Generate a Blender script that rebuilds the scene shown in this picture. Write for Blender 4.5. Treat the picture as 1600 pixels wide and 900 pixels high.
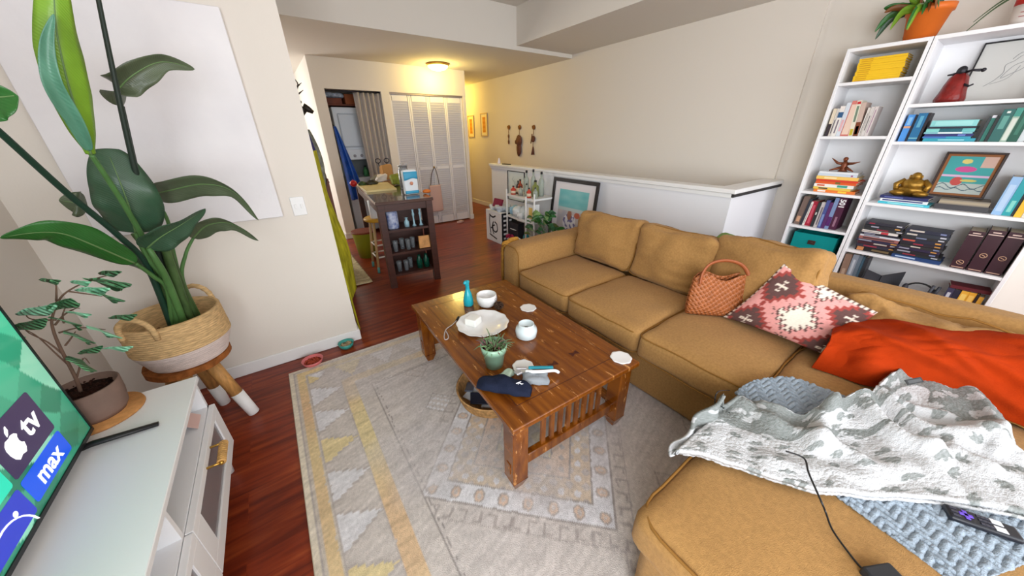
import bpy, bmesh, math, random
import numpy as np
from mathutils import Vector as V, Matrix, noise
PI=math.pi
random.seed(7)
S=bpy.context.scene; COL=S.collection
for o in list(bpy.data.objects): bpy.data.objects.remove(o)

# ---------------------------------------------------------------- camera, world, light
FPX,PITCH,YAW,ROLL=511.3,0.43729,0.60808,-0.014137
CAM=V((0,0,1.46))
_cy,_sy,_cp,_sp,_cr,_sr=math.cos(YAW),math.sin(YAW),math.cos(PITCH),math.sin(PITCH),math.cos(ROLL),math.sin(ROLL)
_F=V((_sy*_cp,_cy*_cp,-_sp)); _r=V((_cy,-_sy,0)); _u=_r.cross(_F)
_R=_cr*_r+_sr*_u; _U=-_sr*_r+_cr*_u
cd=bpy.data.cameras.new('camera'); cam=bpy.data.objects.new('camera',cd); COL.objects.link(cam)
cd.sensor_width=36; cd.lens=FPX/1600*36; cd.clip_start=.02; cd.clip_end=60
cam.matrix_world=Matrix(((_R.x,_U.x,-_F.x,CAM.x),(_R.y,_U.y,-_F.y,CAM.y),(_R.z,_U.z,-_F.z,CAM.z),(0,0,0,1)))
S.camera=cam
S.view_settings.view_transform='Standard'; S.view_settings.look='None'
S.view_settings.exposure=0.50; S.view_settings.gamma=1; S.view_settings.use_curve_mapping=False
w=bpy.data.worlds.new('daylight'); S.world=w; w.use_nodes=True
w.node_tree.nodes['Background'].inputs[0].default_value=(.80,.90,1,1)
w.node_tree.nodes['Background'].inputs[1].default_value=1.1
def area(name,loc,tgt,sx,sy,power,col):
    l=bpy.data.lights.new(name,'AREA'); l.shape='RECTANGLE'; l.size=sx; l.size_y=sy; l.energy=power; l.color=col
    o=bpy.data.objects.new(name,l); COL.objects.link(o); o.location=loc
    d=(V(tgt)-V(loc)); o.rotation_euler=d.to_track_quat('-Z','Y').to_euler(); return o
area('daylight_rear_window',(1.6,-2.52,1.5),(1.6,3,1.2),3.6,1.7,62,(.94,.97,1))
area('added_side_fill',(-.97,-1.35,1.45),(3,.3,1.3),1.9,1.9,78,(.94,.97,1))  # fill lamp added for the long wall and bookcases; no source known there
area('daylight_kitchen_window',(-.9,6.95,1.5),(.8,5,1.3),1.0,1.5,38,(1,.98,.92))
def bulb(name,loc,power,col,r=.08):
    l=bpy.data.lights.new(name,'POINT'); l.energy=power; l.color=col; l.shadow_soft_size=r
    o=bpy.data.objects.new(name,l); COL.objects.link(o); o.location=loc; return o

def px(x,y,X=None,Y=None,Z=None):
    d=_F*FPX+_R*(x-800)+_U*(450-y)
    t=(X-CAM.x)/d.x if X is not None else (Y-CAM.y)/d.y if Y is not None else (Z-CAM.z)/d.z
    return CAM+d*t

# ---------------------------------------------------------------- materials
def lin(c):
    if isinstance(c,str): c=tuple(int(c[i:i+2],16) for i in (0,2,4))
    return tuple(((v/255/12.92) if v/255<=.04045 else ((v/255+.055)/1.055)**2.4) for v in c)+(1,)
MATS={}
def mat(name,col,rough=.6,metal=0,var=0,vs=6,bump=0,bs=200,emit=0,trans=0,ior=1.45,sheen=0,coat=0,alpha=1,vstretch=None,col2=None):
    if name in MATS: return MATS[name]
    m=bpy.data.materials.new(name); m.use_nodes=True; N=m.node_tree.nodes; L=m.node_tree.links; b=N['Principled BSDF']
    c=lin(col); b.inputs['Base Color'].default_value=c; b.inputs['Roughness'].default_value=rough; b.inputs['Metallic'].default_value=metal
    b.inputs['IOR'].default_value=ior; b.inputs['Transmission Weight'].default_value=trans; b.inputs['Sheen Weight'].default_value=sheen; b.inputs['Coat Weight'].default_value=coat
    b.inputs['Alpha'].default_value=alpha
    if rough>=.75: b.inputs['Specular IOR Level'].default_value=.15
    if emit: b.inputs['Emission Color'].default_value=c; b.inputs['Emission Strength'].default_value=emit
    tc=N.new('ShaderNodeTexCoord'); mp=N.new('ShaderNodeMapping'); L.new(tc.outputs['Object'],mp.inputs[0])
    if vstretch: mp.inputs['Scale'].default_value=vstretch
    if var or col2:
        n=N.new('ShaderNodeTexNoise'); n.inputs['Scale'].default_value=vs; n.inputs['Detail'].default_value=5; L.new(mp.outputs[0],n.inputs[0])
        r=N.new('ShaderNodeValToRGB'); L.new(n.outputs[0],r.inputs[0]); r.color_ramp.elements[0].position=.3; r.color_ramp.elements[1].position=.7
        c2=lin(col2) if col2 else tuple(min(1,v*(1+var)) for v in c[:3])+(1,)
        r.color_ramp.elements[0].color=c if col2 else tuple(v*(1-var) for v in c[:3])+(1,); r.color_ramp.elements[1].color=c2
        L.new(r.outputs[0],b.inputs['Base Color'])
    if bump:
        n=N.new('ShaderNodeTexNoise'); n.inputs['Scale'].default_value=bs; n.inputs['Detail'].default_value=3; L.new(mp.outputs[0],n.inputs[0])
        k=N.new('ShaderNodeBump'); k.inputs['Strength'].default_value=bump; k.inputs['Distance'].default_value=.004
        L.new(n.outputs[0],k.inputs['Height']); L.new(k.outputs[0],b.inputs['Normal'])
    MATS[name]=m; return m
def vmat(name,rough=.9,bump=0,bs=300,emit=0,sheen=0):
    """colour comes from the mesh's own pattern attribute"""
    m=mat(name,(200,200,200),rough,bump=bump,bs=bs,sheen=sheen); N=m.node_tree.nodes; L=m.node_tree.links; b=N['Principled BSDF']
    a=N.new('ShaderNodeVertexColor'); a.layer_name='pattern'; L.new(a.outputs[0],b.inputs['Base Color'])
    if emit: L.new(a.outputs[0],b.inputs['Emission Color']); b.inputs['Emission Strength'].default_value=emit; b.inputs['Base Color'].default_value=(0,0,0,1)
    return m
def wave_bump(m,scale,strength,direction='Z',typ='BANDS',dist=.004,distort=0):
    N=m.node_tree.nodes; L=m.node_tree.links; b=N['Principled BSDF']
    tc=N.new('ShaderNodeTexCoord'); wv=N.new('ShaderNodeTexWave'); wv.wave_type=typ; wv.bands_direction=direction; wv.inputs['Scale'].default_value=scale; wv.inputs['Distortion'].default_value=distort
    L.new(tc.outputs['Object'],wv.inputs[0]); k=N.new('ShaderNodeBump'); k.inputs['Strength'].default_value=strength; k.inputs['Distance'].default_value=dist
    L.new(wv.outputs['Fac'],k.inputs['Height'])
    if b.inputs['Normal'].links: L.new(b.inputs['Normal'].links[0].from_socket,k.inputs['Normal'])
    L.new(k.outputs[0],b.inputs['Normal']); return m

def floor_mat():
    m=mat('cherry_laminate',(120,45,22),.33); N=m.node_tree.nodes; L=m.node_tree.links; b=N['Principled BSDF']
    tc=N.new('ShaderNodeTexCoord')
    br=N.new('ShaderNodeTexBrick'); br.offset=.37; br.inputs['Scale'].default_value=1; br.inputs['Brick Width'].default_value=1.2; br.inputs['Row Height'].default_value=.165
    br.inputs['Mortar Size'].default_value=.0012; br.inputs['Color1'].default_value=(0,0,0,1); br.inputs['Color2'].default_value=(1,1,1,1); br.inputs['Mortar'].default_value=(.2,.2,.2,1)
    L.new(tc.outputs['Object'],br.inputs[0])
    mp=N.new('ShaderNodeMapping'); mp.inputs['Scale'].default_value=(1.6,16,1); L.new(tc.outputs['Object'],mp.inputs[0])
    ad=N.new('ShaderNodeVectorMath'); ad.operation='ADD'; L.new(mp.outputs[0],ad.inputs[0]); 
    sc=N.new('ShaderNodeVectorMath'); sc.operation='SCALE'; sc.inputs['Scale'].default_value=17; L.new(br.outputs['Color'],sc.inputs[0]); L.new(sc.outputs[0],ad.inputs[1])
    n=N.new('ShaderNodeTexNoise'); n.inputs['Scale'].default_value=1.7; n.inputs['Detail'].default_value=7; n.inputs['Distortion'].default_value=.7; L.new(ad.outputs[0],n.inputs[0])
    r=N.new('ShaderNodeValToRGB'); L.new(n.outputs[0],r.inputs[0]); e=r.color_ramp.elements
    e[0].position=.28; e[0].color=lin('5e1c0d'); e[1].position=.75; e[1].color=lin('a85026'); k=e.new(.5); k.color=lin('883215')
    mx=N.new('ShaderNodeMix'); mx.data_type='RGBA'; mx.blend_type='MULTIPLY'; mx.inputs['Factor'].default_value=.45
    L.new(r.outputs[0],mx.inputs['A'])
    r2=N.new('ShaderNodeValToRGB'); r2.color_ramp.elements[0].color=(.42,.36,.36,1); r2.color_ramp.elements[1].color=(1.0,1,1,1); L.new(br.outputs['Color'],r2.inputs[0]); L.new(r2.outputs[0],mx.inputs['B'])
    L.new(mx.outputs['Result'],b.inputs['Base Color']); return m
def table_mat():
    m=mat('worn_cherry_table',(150,70,25),.2,coat=.2); N=m.node_tree.nodes; L=m.node_tree.links; b=N['Principled BSDF']
    tc=N.new('ShaderNodeTexCoord'); mp=N.new('ShaderNodeMapping'); mp.inputs['Scale'].default_value=(22,2,6); L.new(tc.outputs['Object'],mp.inputs[0])
    n=N.new('ShaderNodeTexNoise'); n.inputs['Scale'].default_value=1.6; n.inputs['Detail'].default_value=7; L.new(mp.outputs[0],n.inputs[0])
    r=N.new('ShaderNodeValToRGB'); L.new(n.outputs[0],r.inputs[0]); e=r.color_ramp.elements; e[0].position=.3; e[0].color=lin('5c2c08'); e[1].position=.72; e[1].color=lin('8e5012')
    mp2=N.new('ShaderNodeMapping'); mp2.inputs['Scale'].default_value=(30,6,8); L.new(tc.outputs['Object'],mp2.inputs[0])
    n2=N.new('ShaderNodeTexNoise'); n2.inputs['Scale'].default_value=1.5; n2.inputs['Detail'].default_value=9; n2.inputs['Roughness'].default_value=.72; L.new(mp2.outputs[0],n2.inputs[0])
    r2=N.new('ShaderNodeValToRGB'); L.new(n2.outputs[0],r2.inputs[0]); e=r2.color_ramp.elements; e[0].position=.60; e[0].color=(0,0,0,1); e[1].position=.645; e[1].color=(1,1,1,1)
    mx=N.new('ShaderNodeMix'); mx.data_type='RGBA'; L.new(r2.outputs[0],mx.inputs['Factor']); L.new(r.outputs[0],mx.inputs['A']); mx.inputs['B'].default_value=lin('c58a4c')
    L.new(mx.outputs['Result'],b.inputs['Base Color'])
    return m

# ---------------------------------------------------------------- mesh builder
ORG={}
class MB:
    def __init__(s): s.bm=bmesh.new(); s.smooth=set(); s.cl=None
    def _fin(s,faces,m,sm):
        for f in faces: f.material_index=m; f.smooth=sm
    def box(s,c,d,bev=0,m=0,rot=None,seg=1):
        M=Matrix.Translation(V(c))@(rot.to_4x4() if rot else Matrix())@Matrix.Diagonal((d[0],d[1],d[2],1))
        r=bmesh.ops.create_cube(s.bm,size=1,matrix=M); vs=r['verts']; es={e for v in vs for e in v.link_edges}; fs={f for v in vs for f in v.link_faces}
        s._fin(fs,m,False)
        if bev:
            q=bmesh.ops.bevel(s.bm,geom=list(es),offset=bev,segments=seg,affect='EDGES',profile=.5)
            s._fin(q['faces'],m,seg>1)
        return s
    def bx(s,x0,x1,y0,y1,z0,z1,bev=0,m=0,seg=1):
        return s.box(((x0+x1)/2,(y0+y1)/2,(z0+z1)/2),(abs(x1-x0),abs(y1-y0),abs(z1-z0)),bev,m,None,seg)
    def tube(s,pts,rad,seg=8,m=0,caps=True,flat=None):
        pts=[V(p) for p in pts]; n=len(pts); rad=rad if isinstance(rad,(list,tuple)) else [rad]*n
        if len(rad)!=n: rad=[rad[0]+(rad[-1]-rad[0])*i/(n-1) for i in range(n)]
        T=[(pts[min(i+1,n-1)]-pts[max(i-1,0)]).normalized() for i in range(n)]
        a=V((0,0,1)) if abs(T[0].z)<.9 else V((1,0,0)); nr=(a-T[0]*a.dot(T[0])).normalized(); rings=[]
        for i in range(n):
            nr=(nr-T[i]*nr.dot(T[i])); nr=nr.normalized() if nr.length>1e-6 else V((1,0,0)); bn=T[i].cross(nr)
            rings.append([s.bm.verts.new(pts[i]+(nr*math.cos(2*PI*k/seg)+bn*math.sin(2*PI*k/seg)*(flat or 1))*rad[i]) for k in range(seg)])
        fs=[]
        for i in range(n-1):
            for k in range(seg): fs.append(s.bm.faces.new((rings[i][k],rings[i][(k+1)%seg],rings[i+1][(k+1)%seg],rings[i+1][k])))
        if caps:
            fs.append(s.bm.faces.new(rings[0][::-1])); fs.append(s.bm.faces.new(rings[-1]))
        s._fin(fs,m,seg>5); return s
    def lathe(s,prof,c,seg=28,m=0,M=None,lobes=None):
        rings=[]; c=V(c)
        for r,z in prof:
            ring=[]
            for k in range(seg):
                a=2*PI*k/seg; rr=r*(1+(lobes[1]*math.cos(lobes[0]*a) if lobes else 0)); p=V((rr*math.cos(a),rr*math.sin(a),z))
                ring.append(s.bm.verts.new((M@p if M else p)+c))
            rings.append(ring)
        fs=[]
        for i in range(len(rings)-1):
            for k in range(seg): fs.append(s.bm.faces.new((rings[i][k],rings[i][(k+1)%seg],rings[i+1][(k+1)%seg],rings[i+1][k])))
        s._fin(fs,m,True)
        e=[]
        if prof[0][0]>1e-4: e.append(s.bm.faces.new(rings[0][::-1]))
        if prof[-1][0]>1e-4: e.append(s.bm.faces.new(rings[-1]))
        s._fin(e,m,False); return s
    def prism(s,poly,t,M,m=0):
        """2-D outline in local x,y extruded t along local z, placed by matrix M"""
        a=[s.bm.verts.new(M@V((x,y,0))) for x,y in poly]; b=[s.bm.verts.new(M@V((x,y,t))) for x,y in poly]; n=len(poly)
        fs=[s.bm.faces.new(a[::-1]),s.bm.faces.new(b)]+[s.bm.faces.new((a[i],a[(i+1)%n],b[(i+1)%n],b[i])) for i in range(n)]
        s._fin(fs,m,False); return s
    def grid(s,fn,nu,nv,m=0,smooth=True,cfn=None):
        if cfn and s.cl is None: s.cl=s.bm.verts.layers.float_color.new('pattern')
        vs=[[s.bm.verts.new(fn(i/nu,j/nv)) for j in range(nv+1)] for i in range(nu+1)]
        if cfn:
            for i in range(nu+1):
                for j in range(nv+1): vs[i][j][s.cl]=cfn(i/nu,j/nv)
        fs=[s.bm.faces.new((vs[i][j],vs[i+1][j],vs[i+1][j+1],vs[i][j+1])) for i in range(nu) for j in range(nv)]
        s._fin(fs,m,smooth); return s
    def ball(s,c,r,m=0,u=14,v=10,rot=None,wob=0,ws=8):
        r=(r,r,r) if not isinstance(r,(tuple,list)) else r
        M=Matrix.Translation(V(c))@(rot.to_4x4() if rot else Matrix())@Matrix.Diagonal((r[0],r[1],r[2],1))
        q=bmesh.ops.create_uvsphere(s.bm,u_segments=u,v_segments=v,radius=1,matrix=M); fs={f for w_ in q['verts'] for f in w_.link_faces}
        if wob:
            for w_ in q['verts']:
                d=(w_.co-V(c)); w_.co+=d.normalized()*noise.noise(w_.co*ws*4)*wob if d.length>0 else V()
        s._fin(fs,m,True); return s
    def cushion(s,c,size,r=.03,crown=(0,0,0),n=16,rot=None,wob=.004,ws=7,m=0,sag=None,fold=0):
        h=V(size)/2; c=V(c); key={}
        def vert(p):
            k=tuple(round(a,5) for a in p)
            if k in key: return key[k]
            q=V((p[0]*h.x,p[1]*h.y,p[2]*h.z)); inn=V([max(-(h[i]-r),min(h[i]-r,q[i])) for i in range(3)]); d=q-inn
            out=inn+d.normalized()*r if d.length>1e-9 else q
            x,y,z=p
            out.x+=math.copysign(1,x)*crown[0]*(1-y*y)*(1-z*z)*abs(x); out.y+=math.copysign(1,y)*crown[1]*(1-x*x)*(1-z*z)*abs(y); out.z+=math.copysign(1,z)*crown[2]*(1-x*x)*(1-y*y)*abs(z)
            if sag: out=sag(out,p)
            w0=(rot@out if rot else out)+c
            if wob: w0+=noise.noise_vector(w0*ws)*wob*1.6+noise.noise_vector(w0*ws*3)*wob*.5
            if fold: w0+=(rot@V((1,0,0)) if rot else V((1,0,0)))*(abs(noise.noise(V((w0.x*3,w0.y*5,w0.z*16))))*fold)
            v=s.bm.verts.new(w0); key[k]=v; return v
        fs=[]
        for ax in range(3):
            for sg in (-1,1):
                for i in range(n):
                    for j in range(n):
                        q=[]
                        for a,b in ((i,j),(i+1,j),(i+1,j+1),(i,j+1)):
                            p=[0,0,0]; p[ax]=sg; p[(ax+1)%3]=math.sin((a/n-.5)*PI)*.35+(a/n*2-1)*.65; p[(ax+2)%3]=math.sin((b/n-.5)*PI)*.35+(b/n*2-1)*.65; q.append(vert(p))
                        try: fs.append(s.bm.faces.new(q if sg>0 else q[::-1]))
                        except ValueError: pass
        s._fin(fs,m,True); return s
    def piping(s,c,size,axis,off,rad=.005,rc=.04,rot=None,m=0,wob=.004,ws=7):
        h=V(size)/2; c=V(c); a,b=[i for i in range(3) if i!=axis]; pts=[]
        for (sa,sb,a0) in ((1,1,0),(-1,1,90),(-1,-1,180),(1,-1,270)):
            for k in range(5):
                t=math.radians(a0+k*22.5); p=V((0,0,0)); p[a]=sa*(h[a]-rc)+rc*math.cos(t); p[b]=sb*(h[b]-rc)+rc*math.sin(t); p[axis]=off; pts.append(p)
        full=[]
        for i in range(len(pts)):
            p,q=pts[i],pts[(i+1)%len(pts)]; k=max(1,int((q-p).length/.05))
            for j in range(k): full.append(p.lerp(q,j/k))
        full.append(full[0]); out=[]
        for p in full:
            w0=(rot@p if rot else p)+c; w0+=noise.noise_vector(w0*ws)*wob*1.6+noise.noise_vector(w0*ws*3)*wob*.5; out.append(w0)
        return s.tube(out,rad,6,m)
    def text(s,body,size,M,ext=.0008,m=0,bold=0,shear=0):
        cu=bpy.data.curves.new('t','FONT'); cu.body=body; cu.size=size; cu.extrude=ext; cu.offset=bold; cu.shear=shear; cu.align_x='CENTER'; cu.align_y='CENTER'
        o=bpy.data.objects.new('t',cu); COL.objects.link(o); dg=bpy.context.evaluated_depsgraph_get(); me=bpy.data.meshes.new_from_object(o.evaluated_get(dg))
        me.transform(M); n0=len(s.bm.faces); s.bm.from_mesh(me); s.bm.faces.ensure_lookup_table()
        for f in s.bm.faces[n0:]: f.material_index=m
        bpy.data.objects.remove(o); bpy.data.curves.remove(cu); bpy.data.meshes.remove(me); return s
    def xf(s,M):
        for v in s.bm.verts: v.co=M@v.co
        return s
    def build(s,name,mats,parent=None,org=None,solid=0,sub=0):
        if parent is not None: org=ORG[parent.name]
        elif org is None:
            cs=[v.co for v in s.bm.verts]; org=V(((min(c.x for c in cs)+max(c.x for c in cs))/2,(min(c.y for c in cs)+max(c.y for c in cs))/2,min(c.z for c in cs)))
        org=V(org); bmesh.ops.recalc_face_normals(s.bm,faces=s.bm.faces) if s.cl is None else None
        for v in s.bm.verts: v.co-=org
        me=bpy.data.meshes.new(name); s.bm.to_mesh(me); s.bm.free()
        for mm in (mats if isinstance(mats,(list,tuple)) else [mats]): me.materials.append(mm)
        o=bpy.data.objects.new(name,me); COL.objects.link(o)
        if parent is not None: o.parent=parent
        else: o.location=org
        ORG[o.name]=org
        if solid: md=o.modifiers.new('thickness','SOLIDIFY'); md.thickness=solid; md.offset=0
        if sub: md=o.modifiers.new('smooth','SUBSURF'); md.levels=sub; md.render_levels=sub
        return o
def tag(o,label,cat,group=None):
    if len(label.split())>16: print('LONGLABEL',len(label.split()),label)
    o['label']=label; o['category']=cat
    if group: o['group']=group
    return o
def thing(name,label,cat,loc,group=None):
    o=bpy.data.objects.new(name,None); o.empty_display_size=.1; COL.objects.link(o); o.location=loc; ORG[o.name]=V(loc); return tag(o,label,cat,group)
def struct(o): o['kind']='structure'; return o
def frame(o,x,y,z=None):
    """matrix with local x,y axes along given directions"""
    x=V(x).normalized(); y=V(y); y=(y-x*y.dot(x)).normalized(); z=x.cross(y)
    return Matrix(((x.x,y.x,z.x,o[0]),(x.y,y.y,z.y,o[1]),(x.z,y.z,z.z,o[2]),(0,0,0,1)))
def RX(a): return Matrix.Rotation(a,3,'X')
def RY(a): return Matrix.Rotation(a,3,'Y')
def RZ(a): return Matrix.Rotation(a,3,'Z')
def spline(P,n=8):
    P=[V(p) for p in P]; out=[]
    for i in range(len(P)-1):
        p0=P[max(i-1,0)];p1=P[i];p2=P[i+1];p3=P[min(i+2,len(P)-1)]
        for k in range(n):
            t=k/n; out.append(.5*((2*p1)+(p2-p0)*t+(2*p0-5*p1+4*p2-p3)*t*t+(3*p1-p0-3*p2+p3)*t**3))
    out.append(P[-1]); return out
def sampl(P,t):
    f=t*(len(P)-1); i=min(int(f),len(P)-2); return P[i].lerp(P[i+1],f-i)
def coons(bot,top,left,right,nu,nv,disp=None):
    """left goes bottom->top at u=0, right at u=1"""
    B=spline(bot,8);T=spline(top,8);Lf=spline(left,8);Rt=spline(right,8)
    def f(u,v):
        p=sampl(B,u)*(1-v)+sampl(T,u)*v+sampl(Lf,v)*(1-u)+sampl(Rt,v)*u-(B[0]*(1-u)*(1-v)+B[-1]*u*(1-v)+T[0]*(1-u)*v+T[-1]*u*v)
        return disp(p,u,v) if disp else p
    return f

# ---------------------------------------------------------------- shared materials
WALL=mat('warm_white_wall_paint',(222,215,206),.75,bump=.08,bs=90)
CEIL=mat('ceiling_paint',(219,213,204),.85,bump=.08,bs=70)
TRIM=mat('white_trim_paint',(232,232,232),.45)
WHITE=mat('white_furniture_laminate',(236,236,238),.5)
FLOOR=floor_mat()
MUST=mat('mustard_sofa_fabric',(165,125,75),.92,var=.12,vs=90,bump=.5,bs=420,sheen=.08)
MUSTP=mat('mustard_piping',(138,98,48),.9)
DARKW=mat('dark_stained_island_wood',(66,36,28),.4,var=.25,vs=5,vstretch=(1,1,8))
BLACK=mat('black_plastic',(22,22,24),.4)
DARK=mat('dark_interior',(30,28,30),.7)
PAGES=mat('book_pages',(222,212,190),.9,bump=.4,bs=300)
BRASS=mat('brass',(200,160,80),.3,metal=1)
GLASS=mat('clear_glass',(235,245,245),.03,trans=1,ior=1.45)
TERRA=mat('terracotta',(205,98,45),.75,var=.12)
SOIL=mat('potting_soil',(46,26,20),.95,var=.5,vs=60,bump=1,bs=120)
CERAM=mat('white_ceramic',(236,236,236),.25,coat=.3)
# ================================================================= THE ROOM
def wall(name,*a,m=WALL):
    b=MB(); 
    for q in a: b.bx(*q)
    return struct(b.build(name,m))
wall('wall_left',(-1.1,.257,2.51,2.63,-.1,2.9),(.137,.257,2.63,4.4,-.1,2.9))
wall('wall_tv_side',(-1.1,-1.0,-.38,2.51,-.1,2.9),(-1.1,-1.0,-2.7,-2.32,-.1,2.9),(-1.1,-1.0,-2.32,-.38,-.1,.48),(-1.1,-1.0,-2.32,-.38,2.42,2.9))
wall('wall_right',(3.88,4.0,1.22,8.6,-1.4,2.9))
wall('wall_bookcase_side',(3.91,4.0,-2.7,1.22,-.1,2.9))
wall('wall_rear',(-1.1,-.35,-2.7,-2.6,-.1,2.9),(3.5,4.0,-2.7,-2.6,-.1,2.9),(-.35,3.5,-2.7,-2.6,-.1,.6),(-.35,3.5,-2.7,-2.6,2.4,2.9))
wall('wall_closet',(.75,.89,5.62,5.72,0,2.42),(1.63,1.75,5.62,5.72,0,2.42),(2.96,3.02,5.62,5.72,0,2.42),(.89,1.63,5.62,5.72,2.06,2.42),(1.75,2.96,5.62,5.72,2.06,2.42),
     (.75,.83,5.72,7.6,0,2.42),(2.96,3.02,5.72,8.6,0,2.42),(1.66,1.72,5.72,6.5,0,2.42),(.83,2.96,6.45,6.5,0,2.42))
wall('wall_kitchen',(-1.1,.75,7.5,7.6,-.1,2.42),(-1.1,-1.0,4.3,6.1,-.1,2.42),(-1.1,-1.0,7.3,7.5,-.1,2.42),(-1.1,.137,4.3,4.4,-.1,2.42),(-1.1,-1.0,6.1,7.3,-.1,.8),(-1.1,-1.0,6.1,7.3,2.2,2.42))
wall('wall_hall_end',(3.02,4.0,8.6,8.7,-.1,2.42))
wall('wall_stairwell',(2.95,3.05,1.17,4.77,-.9,1.0),(3.05,3.88,1.17,1.27,-.9,1.0),(3.05,3.88,4.67,4.77,-.9,0.0),m=mat('half_wall_white_paint',(228,229,234),.6))
wall('ceiling_main',(-1.1,2.92,-2.7,4.02,2.85,2.9),m=CEIL)
wall('ceiling_soffit',(2.92,4.0,-2.7,4.02,2.465,2.9),m=CEIL)
wall('ceiling_hall',(-1.1,4.0,4.02,8.7,2.42,2.9),m=CEIL)
fl=MB()
fl.bx(-1.1,2.95,-2.7,8.7,-.1,0); fl.bx(2.95,4.0,-2.7,1.17,-.1,0); fl.bx(2.95,4.0,4.77,8.7,-.1,0)
o=struct(fl.build('floor',FLOOR,org=(0,0,0)))
b=MB(); b.bx(2.95,4.0,1.1,4.9,-1.4,-1.3); struct(b.build('floor_stairwell',FLOOR))
# half-wall rail
b=MB(); b.bx(2.92,3.075,1.14,4.80,1.018,1.052,.004); b.bx(3.075,3.88,1.14,1.30,1.018,1.052,.004); b.bx(2.935,2.95,1.155,4.785,.985,1.018); struct(b.build('trim_1',TRIM))
b=MB(); b.bx(2.935,3.9,1.152,1.17,.990,1.016); struct(b.build('ledge_shade_strip',mat('ledge_shade_paint',(60,58,58),.8)))  # dark strip standing in for the shade line under the ledge
def base(name,*a):
    b=MB()
    for q in a: b.bx(*q,.0,.09,.004)
    return struct(b.build(name,TRIM))
base('baseboard_left',(-1.0,.27,2.497,2.51),(.257,.27,2.51,4.4))
base('baseboard_tv_side',(-1.0,-.987,-2.6,2.497))
base('baseboard_closet',(.737,.89,5.607,5.62),(1.63,1.75,5.607,5.62),(2.96,3.033,5.607,5.62),(.737,.75,5.62,7.5),(3.02,3.033,5.62,8.6))
base('baseboard_right',(3.867,3.88,4.8,8.6))
base('baseboard_stairwell',(2.937,2.95,1.157,4.783),(2.95,3.9,1.157,1.17))
base('baseboard_bookcase_side',(3.897,3.91,-2.6,1.157))
base('baseboard_kitchen',(-1.0,.75,7.487,7.5))
b=MB(); 
for z0,z1 in ((.6,.66),(2.34,2.4)): b.bx(-.35,3.5,-2.69,-2.62,z0,z1)
for x in (-.35,.9,2.2,3.44): b.bx(x,x+.06,-2.69,-2.62,.66,2.34)
struct(b.build('window_1',TRIM))
b=MB()
for z0,z1 in ((.8,.86),(2.14,2.2)): b.bx(-1.08,-1.02,6.1,7.3,z0,z1)
for y in (6.1,7.24): b.bx(-1.08,-1.02,y,y+.06,.86,2.14)
struct(b.build('window_2',TRIM))
b=MB()
for z0,z1 in ((.48,.54),(2.36,2.42)): b.bx(-1.08,-1.02,-2.32,-.38,z0,z1)
for y in (-2.32,-1.38,-.44): b.bx(-1.08,-1.02,y,y+.06,.54,2.36)
struct(b.build('window_added_side',TRIM))  # unseen window, invented to carry the added side fill lamp
# closet track and wardrobe opening frame
b=MB(); b.bx(1.75,2.96,5.63,5.66,2.035,2.06); struct(b.build('trim_3',mat('steel_track',(150,140,138),.4,metal=.6)))

# ceiling lamp
t=thing('ceiling_light','lit round flush glass lamp glowing yellow on the hall ceiling','ceiling light',(2.42,5.3,2.35))
b=MB(); b.lathe([(.0,2.42),(.165,2.42),(.168,2.40),(.15,2.392),(0,2.392)],(2.42,5.3,0),32); b.build('rim',BRASS,t)
b=MB(); b.lathe([(.15,2.394),(.14,2.37),(.105,2.345),(.05,2.332),(0.0,2.329)],(2.42,5.3,0),32); b.build('lamp_shade',mat('glowing_opal_glass',(255,222,130),.4,emit=3.2),t)
bulb('hall_lamp_light',(2.42,5.3,2.26),14,(1,.74,.22),.12)
bulb('hall_far_light',(3.45,7.3,2.2),17,(1,.68,.12),.12)

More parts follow.
